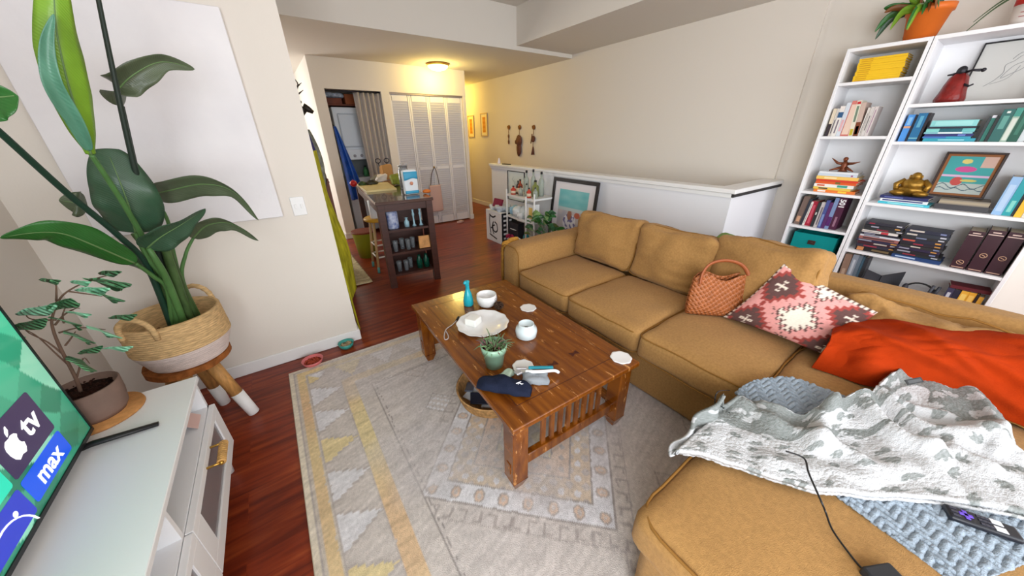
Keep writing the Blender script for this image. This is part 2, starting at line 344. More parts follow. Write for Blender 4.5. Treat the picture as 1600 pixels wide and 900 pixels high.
# ================================================================= RUG
RX0,RX1,RY0,RY1=-.235,2.35,-.75,2.325
def rugcol(X,Y):
    n=lambda s,o=0:noise.noise(V((X*s+o,Y*s-o,o)))
    W=lambda r,g,b:V((r/255,g/255,b/255))
    g=W(196,189,189); base=W(200,190,180); lt=W(214,212,216); cream=W(220,210,192); org=W(218,180,138); yel=W(224,204,148); pk=W(216,182,160); ln=W(158,150,147)
    X+=.003*noise.noise(V((X*40,Y*40,1))); Y+=.003*noise.noise(V((X*40,Y*40,5)))
    X0=X-RX0; d=min(X0,RY1-Y,RX1-X,Y-RY0); hz=d==(RY1-Y) or d==(Y-RY0); s=X if hz else Y
    if d<.022: c=cream
    elif d<.03: c=ln*1.12
    elif d<.095:
        c=base
        if .042<d<.085: c=base.lerp(org.lerp(yel,.5+n(2.5)),.8 if n(1.3,3)>-.25 else .3)
    elif d<.102: c=ln*1.15
    elif d<.27:
        c=base.lerp(g,.5); f=(s*4.3)%1; k=abs(f-.5)*2; q=(d-.102)/.17; stp=(1-math.floor(q*6)/6)*.8
        if k<stp-.10: c=lt if math.floor(s*4.3)%3 else yel.lerp(base,.25)
        elif k<stp: c=ln*1.16
    elif d<.276: c=ln*1.15
    elif d<.345:
        c=base.lerp(org.lerp(yel,max(0,min(1,.55+1.3*n(1.7,4)))),.75 if n(1.1,8)>-.3 else .3)
        if (abs(((s*11)%1)-.5)<.08): c=c*.93
    elif d<.43: c=base.lerp(g,.5)
    elif d<.436 or .447<d<.452: c=ln*.95
    else:
        c=g.lerp(base,.5+.5*n(1.3,9)); 
        for (cx,cy) in ((.78,1.0),(.78,-.33),(2.0,.33)):
            dx,dy=X-cx,Y-cy; m=abs(dx)+abs(dy); t=dx-dy if dx*dy>0 else dx+dy; t=abs(t)
            if m<.60:
                if m>.588: c=ln
                elif m>.47:
                    c=lt; q=(t*6.5)%1; e=(m-.53)/.045
                    if (q-.5)**2/.05+e*e<1: c=pk.lerp(base,.35)
                    if .55<(q-.5)**2/.05+e*e<1 : c=ln*1.1
                    if (q-.5)**2/.006+e*e/.2<1: c=ln*1.25
                elif m>.46: c=ln
                elif m>.33:
                    c=base.lerp(org,.30); q=math.sin(X*60)*math.sin(Y*60)
                    if q>.5: c=ln*1.2
                    elif q<-.62: c=lt
                elif m>.32: c=ln
                elif m>.2: c=pk.lerp(base,.45); c=ln*1.15 if math.cos(dx*70)*math.cos(dy*70)>.6 else c
                elif m>.19: c=ln
                else: c=base if math.sin(X*45)*math.sin(Y*45)<.3 else yel.lerp(base,.5)
                break
            elif m<.70:
                q=(t*11)%1
                if .62<m<.69 and (q<.16 or (q<.6 and abs(m-(.63 if int(t*11)%2 else .68))<.007)): c=ln*1.08
                if m>.692: c=ln*1.1
                break
        else:
            u=(X*3.1)%1-.5; v=(Y*2.7+math.floor(X*3.1)*.5)%1-.5; q=abs(u)+abs(v); h=(math.sin(math.floor(X*3.1)*12.9+math.floor(Y*2.7+math.floor(X*3.1)*.5)*78.2)*4375.5)%1
            if h>.35:
                if .24<q<.265: c=ln*1.08
                elif q<.24 and ((int((u+.5)*20)+int((v+.5)*20))%3==0): c=lt if h>.6 else ln*1.2
    st=noise.noise(V((X*5+Y*2,Y*50-X*12,3)))
    wr=n(1.6,7)+.5*n(4,2)
    if wr>.0: c=c.lerp(W(194,187,187),min(.6,wr*1.6))
    c=c*(1+.075*st)*(1+.10*n(85)+.05*n(20,5))
    return (c.x,c.y,c.z,1)
def lin3(c): return (c[0]**2.2,c[1]**2.2,c[2]**2.2,1)
b=MB()
b.grid(lambda u,v:V((RX0+(RX1-RX0)*u,RY0+(RY1-RY0)*v,.012+.0012*noise.noise(V((u*60,v*60,0))))),400,480,cfn=lambda u,v:lin3(rugcol(RX0+(RX1-RX0)*u,RY0+(RY1-RY0)*v)))
t=thing('rug','large faded grey and cream rug with orange border bands under the coffee table','rug',((RX0+RX1)/2,(RY0+RY1)/2,0))
b.build('pile',vmat('rug_pile',.95,bump=.7,bs=260),t)
b=MB(); b.bx(RX0-.003,RX1,RY0,RY1+.003,.001,.0105); b.build('backing',mat('rug_backing',(190,178,155),.9),t)

# ================================================================= SOFA
SW=lambda i:(1.985-i*.566,1.985-(i+1)*.566)
t=thing('sectional_sofa','mustard fabric sectional sofa with chaise and loose back cushions, along the half wall','sofa',(1.9,.9,0.012))
b=MB(); b.cushion((1.985,.9,.165),(.90,2.3,.30),.025,(0,0,0),18,wob=.005,ws=4); b.cushion((1.22,-.14,.165),(1.14,.80,.30),.03,n=14,wob=.006,ws=4); b.build('skirted_base',MUST,t)
b=MB(); b.cushion((1.95,2.135,.33),(.97,.27,.62),.085,(.012,.01,.012),16,wob=.006); arm=b.build('arm',MUST,t)
b=MB(); b.piping((1.468,2.135,.33),(.9,.255,.60),0,-.0,.0045,.08); b.build('piping',MUSTP,arm)
b=MB(); b.cushion((2.385,.75,.455),(.16,2.95,.60),.05,(0,0,.0),18,wob=.006,ws=4); b.build('back_frame',MUST,t)
for i in range(3):
    y1,y0=SW(i); c=(1.765,(y0+y1)/2,.392); sz=(.66,y1-y0-.004,.165)
    b=MB(); b.cushion(c,sz,.04,(.012,.0,.028),18,wob=.006,ws=5); s=b.build('seat_cushion',MUST,t)
    b=MB(); b.piping((c[0]-.004,c[1],c[2]),(sz[0]-.002,sz[1]-.004,sz[2]),2,.062,.004,.05); b.piping((c[0]-.002,c[1],c[2]),(sz[0],sz[1]-.004,sz[2]),2,-.07,.004,.05); b.build('piping',MUSTP,s)
c=(1.33,-.135,.392); sz=(1.44,.845,.165)
b=MB(); b.cushion(c,sz,.05,(.008,.0,.016),24,wob=.007,ws=4); s=b.build('chaise_cushion',MUST,t)
b=MB(); b.piping(c,(sz[0]-.012,sz[1]-.012,sz[2]),2,.068,.0045,.09,wob=.007,ws=4); b.build('piping',MUSTP,s)
for i,(y,z,a,hh,ww,xx) in enumerate(((1.70,.665,12,.40,.60,2.165),(1.12,.66,13,.40,.58,2.175),(.585,.70,13,.43,.55,2.135))):
    rot=RX((0,0,-.09)[i])@RZ(math.radians((2,-2,-16)[i]))@RY(math.radians(a))
    sg=lambda o,p:V((o.x+.022*(1-p[2])*(1-p[1]**2)*(-1 if p[0]<0 else 0)-(.02*p[2] if p[0]<0 else 0),o.y,o.z-.012*(1-p[1]**2)*(p[2]>0)*p[2]))
    b=MB(); b.cushion((xx,y,z),(.16,ww,hh),.05,(.045,.006,.01),22,rot,.013,6,sag=sg,fold=.022); s=b.build('back_cushion',MUST,t)
    b=MB(); b.piping((xx,y,z),(.17,ww-.012,hh-.012),0,-.055,.0045,.06,rot,wob=.013,ws=6); b.piping((xx,y,z),(.17,ww-.012,hh-.012),0,.055,.0045,.06,rot,wob=.013,ws=6); b.build('piping',MUSTP,s)
rot=RZ(.0)@RY(math.radians(36))
b=MB(); b.cushion((2.14,-.17,.572),(.17,.80,.34),.05,(.03,.01,.0),44,rot,.024,8,fold=.07); s=b.build('back_cushion',MUST,t)
b=MB(); b.piping((2.14,-.17,.572),(.17,.79,.332),0,-.055,.0045,.06,rot,wob=.022,ws=7); b.piping((2.14,-.17,.572),(.17,.79,.332),0,.055,.0045,.06,rot,wob=.022,ws=7); b.build('piping',MUSTP,s)

# fringed throw over the far arm end
b=MB()
for k in range(20):
    y=2.292+.012*math.sin(k*2.1); x=1.50+.017*k
    b.tube([(x,2.275,.60),(x+.004,y+.006,.56),(x+.006*math.sin(k),y+.012,.35),(x+.01*math.sin(k*3),y+.006,.12+.03*(k%3))],[.013,.015,.014,.008],6)
b.ball((1.53,2.265,.61),(.05,.035,.03),wob=.012); b.ball((1.60,2.27,.625),(.06,.035,.025),wob=.012)
tag(b.build('fringed_throw',mat('ochre_throw',(190,138,60),.9,var=.3,vs=40,bump=.6)), 'ochre fringed throw hanging down the outside of the sofa arm','throw')

# ================================================================= COFFEE TABLE
TW=table_mat(); TA=math.radians(-2.0); TC=V((.905,1.345,.012))
TM=Matrix.Translation(TC)@Matrix.Rotation(TA,4,'Z')
def TB(b): return b.xf(TM)
t=thing('coffee_table','worn cherry wood mission coffee table with slatted ends on the rug','coffee table',tuple(TC))
hx,hy,zt=.375,.622,.428
def top():
    b=MB(); b.box((0,0,zt-.014),(2*hx,2*hy,.028),.006,seg=2); return b
tp=TB(top()).build('tabletop',TW,t)
b=MB()
for x in (-hx+.085,hx-.085): b.bx(x-.0012,x+.0012,-hy+.1,hy-.1,zt,zt+.0005)
for y in (-hy+.1,hy-.1): b.bx(-hx+.085,hx-.085,y-.0012,y+.0012,zt,zt+.0005)
TB(b).build('joint_line',mat('table_joint',(70,28,8),.5),tp)
for ix,iy in ((864,569),(897,552)):
    q=TM.inverted()@px(ix,iy,Z=.44); x,y=q.x,q.y; b=MB(); b.prism([(x-.024,y-.018),(x,y-.006),(x+.024,y-.018),(x+.024,y+.018),(x,y+.006),(x-.024,y+.018)],.0006,Matrix.Translation((0,0,zt)))
    TB(b).build('butterfly_inlay',mat('dark_inlay',(70,22,6),.4),tp)
for sx in (-1,1):
    for sy in (-1,1):
        b=MB(); x,y=sx*(hx-.055),sy*(hy-.065)
        b.box((x,y,.23),(.078,.078,.34),.004); b.box((x,y,.03),(.078,.078,.06))
        for v in b.bm.verts:
            if v.co.z<.01: v.co.x=x+(v.co.x-x)*.5; v.co.y=y+(v.co.y-y)*.5
        b.bx(x-.042 if sx<0 else x+.036,x-.036 if sx<0 else x+.042,y-.014,y+.014,.11,.17)
        TB(b).build('leg',TW,t)
for sy in (-1,1):
    y=sy*(hy-.065)
    b=MB(); b.bx(-hx+.09,hx-.09,y-.014,y+.014,.345,zt-.028,.002); TB(b).build('apron',TW,t)
    b=MB(); b.bx(-hx+.09,hx-.09,y-.016,y+.016,.115,.17,.003); TB(b).build('lower_rail',TW,t)
    for k in range(8):
        x=-.175+.05*k; b=MB(); b.bx(x-.012,x+.012,y-.006,y+.006,.17,.345); TB(b).build('slat',TW,t)
for sx in (-1,1):
    x=sx*(hx-.055)
    b=MB(); b.bx(x-.012,x+.012,-hy+.1,hy-.1,.345,zt-.028,.002); TB(b).build('apron',TW,t)
    b=MB(); b.bx(x-.014,x+.014,-hy+.1,hy-.1,.12,.165,.002); TB(b).build('side_stretcher',TW,t) if sx>0 else b.bm.free()

# ================================================================= TV BENCH
t=thing('tv_bench','white long low media bench with glass panel doors and open shelf','media bench',(-.70,.8,0))
b=MB()
b.bx(-.93,-.478,-.12,1.712,.512,.532,.002); b.build('top',WHITE,t)
b=MB(); b.bx(-.92,-.49,-.11,1.705,.135,.155); b.bx(-.92,-.49,-.11,1.705,.362,.38); b.bx(-.92,-.49,1.687,1.705,.155,.512); b.bx(-.92,-.49,-.11,-.092,.155,.512); b.bx(-.925,-.91,-.11,1.705,.135,.512)
for y in (1.05,.45): b.bx(-.91,-.49,y-.009,y+.009,.38,.512)
b.build('carcass',WHITE,t)
GREYGL=mat('frosted_grey_glass',(122,122,126),.28,coat=.4)
RAT=mat('rattan_wrap',(205,160,95),.7,var=.25,vs=60,bump=1,bs=150)
for y1,y0 in ((1.705,1.055),(1.05,.45),(.447,-.105)):
    b=MB(); z0,z1=.137,.374; fr=.085
    b.bx(-.488,-.468,y0,y1,z0,z0+.055,.001); b.bx(-.488,-.468,y0,y1,z1-.03,z1,.001); b.bx(-.488,-.468,y1-fr,y1,z0+.055,z1-.03,.001); b.bx(-.488,-.468,y0,y0+fr,z0+.055,z1-.03,.001)
    d=b.build('door',WHITE,t)
    b=MB(); b.bx(-.480,-.474,y0+fr,y1-fr,z0+.055,z1-.03); b.build('glass_panel',GREYGL,d)
    if y1>1:
        yc=(1.385 if y1>1.5 else (y0+y1)/2)
        b=MB(); 
        for q in (-.055,.055): b.tube([(-.470,yc+q,.352),(-.425,yc+q,.352)],.0045,8); b.ball((-.425,yc+q,.352),.008,0)
        b.tube([(-.425,yc-.05,.352),(-.425,yc+.05,.352)],.013,10,1)
        for k in range(11): b.tube([(-.425,yc-.05+.01*k-.003,.352),(-.425,yc-.05+.01*k+.003,.352)],.0148,10,1)
        b.build('handle',[BRASS,RAT],d)
for x in (-.88,-.52):
    for y in (-.06,1.66): b=MB(); b.tube([(x,y,.135),(x,y,0)],[.022,.016],10); b.build('leg',WHITE,t)
b=MB(); b.prism([(0,0),(.09,0),(.09,.075),(0,.075)],.002,frame((-.505,1.64,.3825),(0,-1,0),(-.7,0,.7))); b.bm.faces.ensure_lookup_table()
o=b.build('card_sign',mat('pink_card',(212,178,170),.8)); tag(o,'small pink card with black lettering marks inside the open shelf of the media bench','card')
b=MB()
for k,(x,y,w_,h_) in enumerate(((.01,.07,.03,.02),(.045,.06,.03,.035),(.02,.025,.05,.012),(.03,.09,.02,.01))): b.prism([(x,y),(x+w_,y+.004),(x+w_*.8,y+h_),(x+.2*w_,y+h_*.8)],.0008,frame((-.505,1.64,.3825),(0,-1,0),(-.7,0,.7))@Matrix.Translation((0,0,.002)))
b.build('marking',BLACK,o)

# ================================================================= TELEVISION
TX=-.716; Y1,Y0,Z0,Z1=1.49,.27,.578,1.268
def tvc(u,v):
    Y=Y0+(Y1-Y0)*u; z=Z0+(Z1-Z0)*v
    a=noise.noise(V((Y*5,z*5,1)))
    k=math.floor((Y*1.0+z*1.2)*9+.6*math.sin(z*11))+3*math.floor((z*1.3-Y*.9)*8)
    r=(math.sin(k*12.9898)*43758.5453)%1
    top=max(0,min(1,(z-.62)/.5))
    c=V((.01,.20,.11)).lerp(V((.10,.62,.38)),r)*(.65+.8*top)
    if r>.86: c=V((.30,.72,.52))
    return (c.x,c.y,c.z,1)
t=thing('television','flat black television with green screen standing on the media bench','television',(TX,.88,.532))
b=MB(); b.bx(TX-.035,TX-.001,Y0-.006,Y1+.006,Z0-.012,Z1+.006,.003); b.build('housing',BLACK,t)
b=MB(); b.bx(TX-.001,TX+.004,Y0-.006,Y1+.006,Z0-.012,Z0); b.bx(TX-.001,TX+.004,Y0-.006,Y1+.006,Z1,Z1+.006); b.bx(TX-.001,TX+.004,Y0-.006,Y0,Z0,Z1); b.bx(TX-.001,TX+.004,Y1,Y1+.006,Z0,Z1); b.build('bezel',BLACK,t)
b=MB(); b.grid(lambda u,v:V((TX+.0005,Y0+(Y1-Y0)*u,Z0+(Z1-Z0)*v)),240,140,cfn=tvc); scr=b.build('screen',vmat('tv_screen_glow',.2,emit=.30),t)
def tile(y0,y1,z0,z1,m,name='app_tile'):
    b=MB(); r=.008; P=[]
    for cx,cz,a0 in ((y1-r,z1-r,0),(y0+r,z1-r,90),(y0+r,z0+r,180),(y1-r,z0+r,270)):
        for k in range(5): a=math.radians(a0+k*22.5); P.append((cx+r*math.cos(a),cz+r*math.sin(a)))
    b.prism(P,.0006,frame((TX+.001,0,0),(0,1,0),(0,0,1))); return b.build(name,m,scr)
tile(1.165,1.372,.688,.826,mat('app_violet',(58,44,82),.3,emit=.42))
tile(1.165,1.372,.600,.676,mat('app_blue',(20,84,224),.3,emit=.42))
tile(.945,1.150,.688,.826,mat('app_mint',(40,214,180),.3,emit=.42))
tile(.945,1.150,.592,.676,mat('app_indigo',(44,58,190),.3,emit=.42))
tile(.72,.93,.688,.826,mat('app_teal',(20,140,170),.3,emit=.42))
GLOW=mat('screen_white',(245,245,245),.3,emit=.7)
b=MB(); b.text('tv',.088,frame((TX+.0022,1.312,.758),(0,1,0),(0,0,1)),.0004,bold=.0015)
AP=[(0,.034),(.012,.037),(.026,.033),(.034,.024),(.027,.016),(.024,.004),(.028,-.006),(.036,-.012),(.030,-.028),(.019,-.040),(.009,-.038),(0,-.035),(-.009,-.038),(-.019,-.040),(-.030,-.028),(-.036,-.008),(-.036,.012),(-.030,.026),(-.018,.035)]
MA=frame((TX+.0018,1.228,.748),(0,1,0),(0,0,1))
b.prism([(x*.82,y*.82) for x,y in AP],.0006,MA)
b.prism([(0,.033),(.002,.045),(.012,.056),(.016,.057),(.015,.044),(.006,.035)],.0006,MA)
b.build('app_lettering',GLOW,scr)
b=MB(); b.text('max',.070,frame((TX+.0022,1.272,.636),(0,1,0),(0,0,1)),.0004,bold=.0012); b.build('app_lettering',GLOW,scr)
b=MB(); b.tube([(TX+.0022,1.05+.085*math.cos(a),.56+.085*math.sin(a)) for a in [PI*k/16 for k in range(1,17)]],.0022,6); b.ball((TX+.002,1.10,.640),(.001,.008,.008),0); b.build('app_lettering',GLOW,scr)
b=MB(); b.text('TV',.022,frame((TX+.0022,1.255,.858),(0,1,0),(0,0,1)),.0003); b.build('screen_caption',GLOW,scr)
for y in (1.43,.33):
    b=MB(); b.tube([(TX-.14,y-.0,.542),(TX-.02,y,.548),(TX+.01,y,.553),(TX+.165,y+.005,.541)],[.007,.009,.009,.007],6,flat=1.5); b.tube([(TX-.01,y,.55),(TX-.01,y,.58)],.012,6); b.build('foot',BLACK,t)
# ================================================================= LEFT WALL THINGS
b=MB(); b.bx(-.775,.005,2.475,2.509,1.02,2.045,.003)
tag(b.build('canvas_painting',mat('pale_painted_canvas',(224,222,226),.8,bump=.6,bs=12,col2=(236,234,236),vs=3)),'big pale white abstract canvas on the left wall behind the tall plant','painting')
t=thing('light_switch','white double light switch plate on the left wall near its edge','light switch',(.10,2.508,1.0))
b=MB(); b.bx(.062,.138,2.502,2.51,1.01,1.125,.003,seg=2); b.build('plate',TRIM,t)
for x in (.083,.117): b=MB(); b.bx(x-.006,x+.006,2.494,2.503,1.055,1.08,.001); b.build('toggle',TRIM,t)

# stool
SC=V((-.60,2.17,0))
t=thing('plant_stool','round live-edge wooden stool with white dipped legs under the basket','stool',tuple(SC))
LW=mat('golden_log_wood',(190,140,80),.6,var=.3,vs=10,vstretch=(6,6,1),bump=.3,bs=40); DIP=mat('white_dip_paint',(238,238,238),.5); BARK=mat('bark_edge',(150,90,45),.8,var=.35,vs=30,bump=.8,bs=80)
b=MB(); 
P=[(.175*(1+.05*noise.noise(V((math.cos(a)*2,math.sin(a)*2,0))))*math.cos(a),.175*(1+.05*noise.noise(V((math.cos(a)*2,math.sin(a)*2,0))))*math.sin(a)) for a in [2*PI*k/40 for k in range(40)]]
b.prism(P,.032,Matrix.Translation((SC.x,SC.y,.385))); b.build('seat',BARK,t)
for fx,fy in ((-.427,2.055),(-.575,2.26),(-.79,2.24),(-.66,1.99)):
    tx,ty=SC.x+(fx-SC.x)*.42,SC.y+(fy-SC.y)*.42; P=lambda z:V((tx+(fx-tx)*(1-z/.385),ty+(fy-ty)*(1-z/.385),z))
    b=MB(); b.tube([P(.385),P(.15)],[.034,.03],14); l=b.build('leg',LW,t)
    b=MB(); b.tube([P(.152),P(.004),P(0)],[.0315,.028,.024],14); b.build('painted_foot',DIP,l)

# basket
BC=V((-.585,2.17,.418))
t=thing('woven_basket','two-tone rope basket with loop handles on the wooden stool','basket',tuple(BC))
ROPE=mat('seagrass_rope',(206,172,124),.85,var=.28,vs=30,bump=.5,bs=200,vstretch=(1,1,6)); ROPW=mat('whitewashed_rope',(222,205,198),.85,var=.12,vs=30,bump=.5,bs=200,vstretch=(1,1,6))
def rope(z0,z1,r0,r1,inner=False):
    pr=[]; n=max(2,int((z1-z0)/.0105))
    for k in range(n):
        z=z0+(z1-z0)*k/n; h=(z1-z0)/n; r=r0+(r1-r0)*k/n
        for q,dr in ((.0,-.004),(.3,.0005),(.7,.0005)): pr.append((r+dr+.0015*noise.noise(V((z*40,0,0))),z+q*h))
    pr.append((r1-.003,z1)); return pr
R0,R1=.158,.192
b=MB(); b.lathe([(0,0)]+rope(0,.105,R0,.199),BC,48); b.build('base_band',ROPW,t)
b=MB(); b.lathe(rope(.105,.255,.199,R1)+[(R1-.012,.257),(R1-.016,.25),(.165,.12),(0,.12)],BC,48); b.build('body',ROPE,t)
for a0 in (-118,62):
    a=math.radians(a0); c=BC+V((math.cos(a)*(R1-.006),math.sin(a)*(R1-.006),.245)); tn=V((-math.sin(a),math.cos(a),0))
    P=[c+tn*(.07*math.cos(q))+V((0,0,.075*math.sin(q))) for q in [PI*k/16 for k in range(17)]]; P=[P[0]-V((0,0,.035))]+P+[P[-1]-V((0,0,.035))]
    b=MB(); b.tube(P,[.011+.002*(k%2) for k in range(len(P))],10); b.build('handle',ROPE,t)

# bird of paradise
STEM=mat('plant_stem_green',(78,120,64),.5,var=.2,vs=12); STEMD=mat('plant_stem_dark',(34,48,40),.5)
def leafmat(n,c): 
    m=mat(n,c,.38,var=.16,vs=9,coat=.15); return wave_bump(m,60,.25,'DIAGONAL',dist=.002)
LFD=leafmat('leaf_dark_green',(54,84,62)); LFG=leafmat('leaf_mid_green',(44,104,42)); LFY=leafmat('leaf_lime_green',(116,158,44)); LFO=leafmat('leaf_olive_shade',(84,96,72)); RIB=mat('leaf_midrib',(104,136,84),.5); LFB=leafmat('leaf_blue_green',(86,140,116))
def blade(b,P,wid,side,fold=.25,nv=8,prof=None,m=0,curl=0,wavy=.06):
    S_=spline(P,8); n=len(S_)-1
    def f(u,v):
        p=sampl(S_,u); q=sampl(S_,min(1,u+.02))-sampl(S_,max(0,u-.02)); q.normalize(); sd=V(side(u) if callable(side) else side); sd=(sd-q*sd.dot(q)).normalized(); nn=q.cross(sd)
        w=(prof(u) if prof else (math.sin(PI*min(1,u**.72))**.75*(1-.15*u)))*wid/2+.0008; x=v*2-1
        return p+sd*(x*w)+nn*(abs(x)**1.4*w*fold+curl*w*x*x+wavy*w*math.sin(u*17+x*2)*x*x)
    b.grid(f,36,nv,m)
def leaf(parent,P,wid,side,fold,m,stem=None,sr=(.008,.006),prof=None,smat=STEM,wavy=.06,curl=0):
    b=MB(); blade(b,P,wid,side,fold,prof=prof,wavy=wavy,curl=curl); l=b.build('leaf',m,parent,solid=.0012)
    b=MB(); S_=spline(P,6); b.tube([p+V((0,-.001,.001)) for p in S_[:-2]],[.004,.001],6); b.build('midrib',RIB,l)
    if stem: b=MB(); b.tube(spline(stem,8),list(sr),10); b.build('stem',smat,parent)
PB=V((BC.x,BC.y,.55))
t=thing('bird_of_paradise_plant','tall bird of paradise plant with broad dark leaves in the rope basket','plant',(BC.x,BC.y,.538))
b=MB(); b.lathe([(0,-.0),(.178,-.006)],(BC.x,BC.y,.556),40); 
for k in range(160):
    a=random.uniform(0,2*PI); r=.172*math.sqrt(random.random()); b.ball((BC.x+r*math.cos(a),BC.y+r*math.sin(a),.553),random.uniform(.003,.008),0,6,4)
b.build('soil',mat('red_brown_soil',(74,32,22),.95,var=.4,vs=60,bump=1,bs=120),t)
def s0(dx,dy=0): return V((BC.x+dx,BC.y+dy,.54))
A=px
leaf(t,[A(143,242,Y=1.80),A(128,200,Y=1.76),A(104,120,Y=1.72),A(88,40,Y=1.70),A(84,-40,Y=1.70)],.088,(1,.35,0),.5,LFY,[s0(.02,0),A(238,400,Y=2.05),A(200,330,Y=1.95),A(165,275,Y=1.85),A(143,242,Y=1.80)],(.012,.007),prof=lambda u:float(np.interp(u,[0,.08,.2,.42,.62,.82,1],[.25,.3,.6,1,1,.75,.5])))
b=MB(); blade(b,[A(140,236,Y=1.78),A(116,188,Y=1.73),A(82,128,Y=1.69),A(74,70,Y=1.68),A(84,22,Y=1.68)],.042,(1,.2,0),-.5,wavy=.25); b.build('leaf',LFB,t,solid=.001)
leaf(t,[A(192,166,Y=2.12),A(187,140,Y=2.06),A(215,113,Y=2.05),A(255,97,Y=2.08),A(304,108,Y=2.12)],.10,lambda u:(.6-.6*u,-.2,.5+.5*u),.5,LFO,[s0(.015,.03),A(248,400,Y=2.2),A(222,300,Y=2.15),A(192,166,Y=2.12)],(.011,.005),wavy=.15,smat=STEMD)
b=MB(); b.tube(spline([s0(0,-.02),A(243,380,Y=2.1),A(212,268,Y=2.0),A(188,165,Y=1.95),A(168,70,Y=1.93),A(148,-30,Y=1.9)],8),[.012,.006],10); b.build('stem',STEMD,t)
b=MB(); b.tube(spline([s0(-.02,-.02),A(232,420,Y=2.05),A(185,368,Y=1.92),A(105,302,Y=1.75),A(0,207,Y=1.55),A(-40,175,Y=1.5)],8),[.013,.007],10); b.build('stem',mat('plant_stem_deep_green',(24,58,44),.45),t)
leaf(t,[A(-60,170,Y=1.5),A(-20,155,Y=1.49),A(8,152,Y=1.48),A(28,150,Y=1.47)],.10,(.3,-.2,1),.3,LFG)
leaf(t,[A(212,364,Y=2.02),A(204,330,Y=1.98),A(188,285,Y=1.97),A(166,232,Y=2.0)],.215,(1,.1,-.25),.28,LFD,[s0(.0,-.03),A(262,445,Y=2.08),A(232,405,Y=2.04),A(212,364,Y=2.02)],(.013,.008),wavy=.1,prof=lambda u:math.sin(PI*min(1,.04+u*.93))**.42*(1-.25*u))
leaf(t,[A(238,304,Y=2.2),A(265,298,Y=2.12),A(318,288,Y=2.02),A(365,300,Y=1.96),A(404,344,Y=1.93)],.105,(.15,-.5,.9),.35,LFO,[s0(.04,.04),A(272,400,Y=2.22),A(262,345,Y=2.22),A(238,304,Y=2.2)],(.010,.006),wavy=.14)
leaf(t,[A(230,388,Y=2.0),A(252,370,Y=1.96),A(285,350,Y=1.94),A(321,326,Y=1.95)],.125,(.3,-.55,.75),.3,LFD,[s0(.03,-.02),A(262,440,Y=2.05),A(243,405,Y=2.0),A(232,388,Y=2.0)],(.016,.009))
leaf(t,[A(302,372,Y=2.2),A(325,352,Y=2.15),A(362,350,Y=2.1),A(404,376,Y=2.06)],.085,(.2,-.5,.8),.45,LFO,[s0(.09,.03),A(286,440,Y=2.2),A(290,398,Y=2.2),A(302,372,Y=2.2)],(.010,.006),wavy=.15)
leaf(t,[A(212,412,Y=1.98),A(150,385,Y=1.88),A(100,366,Y=1.82),A(55,364,Y=1.78),A(0,372,Y=1.74)],.115,(.25,-.5,.8),.22,LFG,[s0(-.03,-.02),A(262,455,Y=2.08),A(240,432,Y=2.03),A(212,412,Y=1.98)],(.011,.007),wavy=.12)
leaf(t,[A(137,323,Y=2.15),A(120,318,Y=2.12),A(92,313,Y=2.12)],.11,(.1,-.1,1),.2,LFO)
leaf(t,[A(226,418,Y=2.12),A(205,405,Y=2.14),A(172,388,Y=2.16),A(150,375,Y=2.18)],.10,(.3,-.2,.9),.3,LFD)
b=MB()
for P,r in (([s0(.03,0),A(258,395,Y=2.12),A(236,330,Y=2.12)],(.024,.010)),([s0(.05,-.01),A(262,400,Y=2.08),A(250,370,Y=2.05)],(.020,.012)),([s0(-.01,-.01),A(240,410,Y=2.08),A(210,365,Y=2.02)],(.022,.012)),([s0(.07,.02),A(272,420,Y=2.12),A(263,380,Y=2.12)],(.022,.012))): b.tube(spline(P,8),list(r),10,flat=.6)
b.build('stalk_sheath',mat('stalk_green',(66,92,48),.5,var=.3,vs=14,vstretch=(4,4,.6)),t)

# ficus on the bench
FC=V((-.735,1.625,.533))
b=MB(); b.lathe([(0,0),(.112,0),(.114,.003),(.112,.012),(0,.012)],FC,40); tag(b.build('cork_saucer',mat('cork',(186,132,80),.85,var=.2,vs=50)),'round cork coaster under the brown plant pot on the media bench','coaster')
t=thing('ficus_plant','small spindly green plant in a brown clay pot on the media bench','potted plant',(FC.x,FC.y,FC.z+.012))
CLAY=mat('grey_brown_clay',(122,100,90),.8,var=.25,vs=9)
b=MB(); z=.012; b.lathe([(0,z),(.066,z),(.078,z+.02),(.086,z+.07),(.089,z+.122),(.084,z+.124),(.080,z+.105),(0,z+.10)],FC,40); b.build('pot',CLAY,t)
b=MB(); b.lathe([(0,.0),(.080,-.002)],FC+V((0,0,.118)),30)
for k in range(120): a=random.uniform(0,6.28); r=.076*math.sqrt(random.random()); b.ball(FC+V((r*math.cos(a),r*math.sin(a),.118)),random.uniform(.002,.005),0,6,4)
b.build('soil',SOIL,t)
YF=1.60; TW_=mat('twig_bark',(112,88,74),.8)
trunk=[A(128,640,Y=YF),A(118,590,Y=YF),A(95,545,Y=YF),A(83,515,Y=YF),A(82,495,Y=YF),A(95,465,Y=YF),A(118,448,Y=YF),A(140,440,Y=YF)]; trunk[0]=FC+V((-.01,0,.12))
b=MB(); b.tube(spline(trunk,6),[.0055,.0016],8); b.build('trunk',TW_,t)
br=[[(112,575),(90,555),(60,527),(40,515)],[(100,555),(75,535),(45,520),(38,510)],[(102,540),(112,527),(118,518)],[(86,508),(100,492),(118,482),(125,482)],[(120,590),(130,560),(140,568)],[(90,470),(75,490),(60,478)],[(105,455),(140,460),(160,463)],[(92,520),(125,512),(165,515)],[(100,505),(98,492),(104,476)],[(130,445),(150,435),(180,428)],[(88,500),(60,500),(45,497),(40,490)],[(88,470),(88,452),(87,443)]]
b=MB()
for P in br: b.tube(spline([A(x,y,Y=YF+.0) for x,y in P],5),[.003,.0012],6)
b.build('branch',TW_,t)
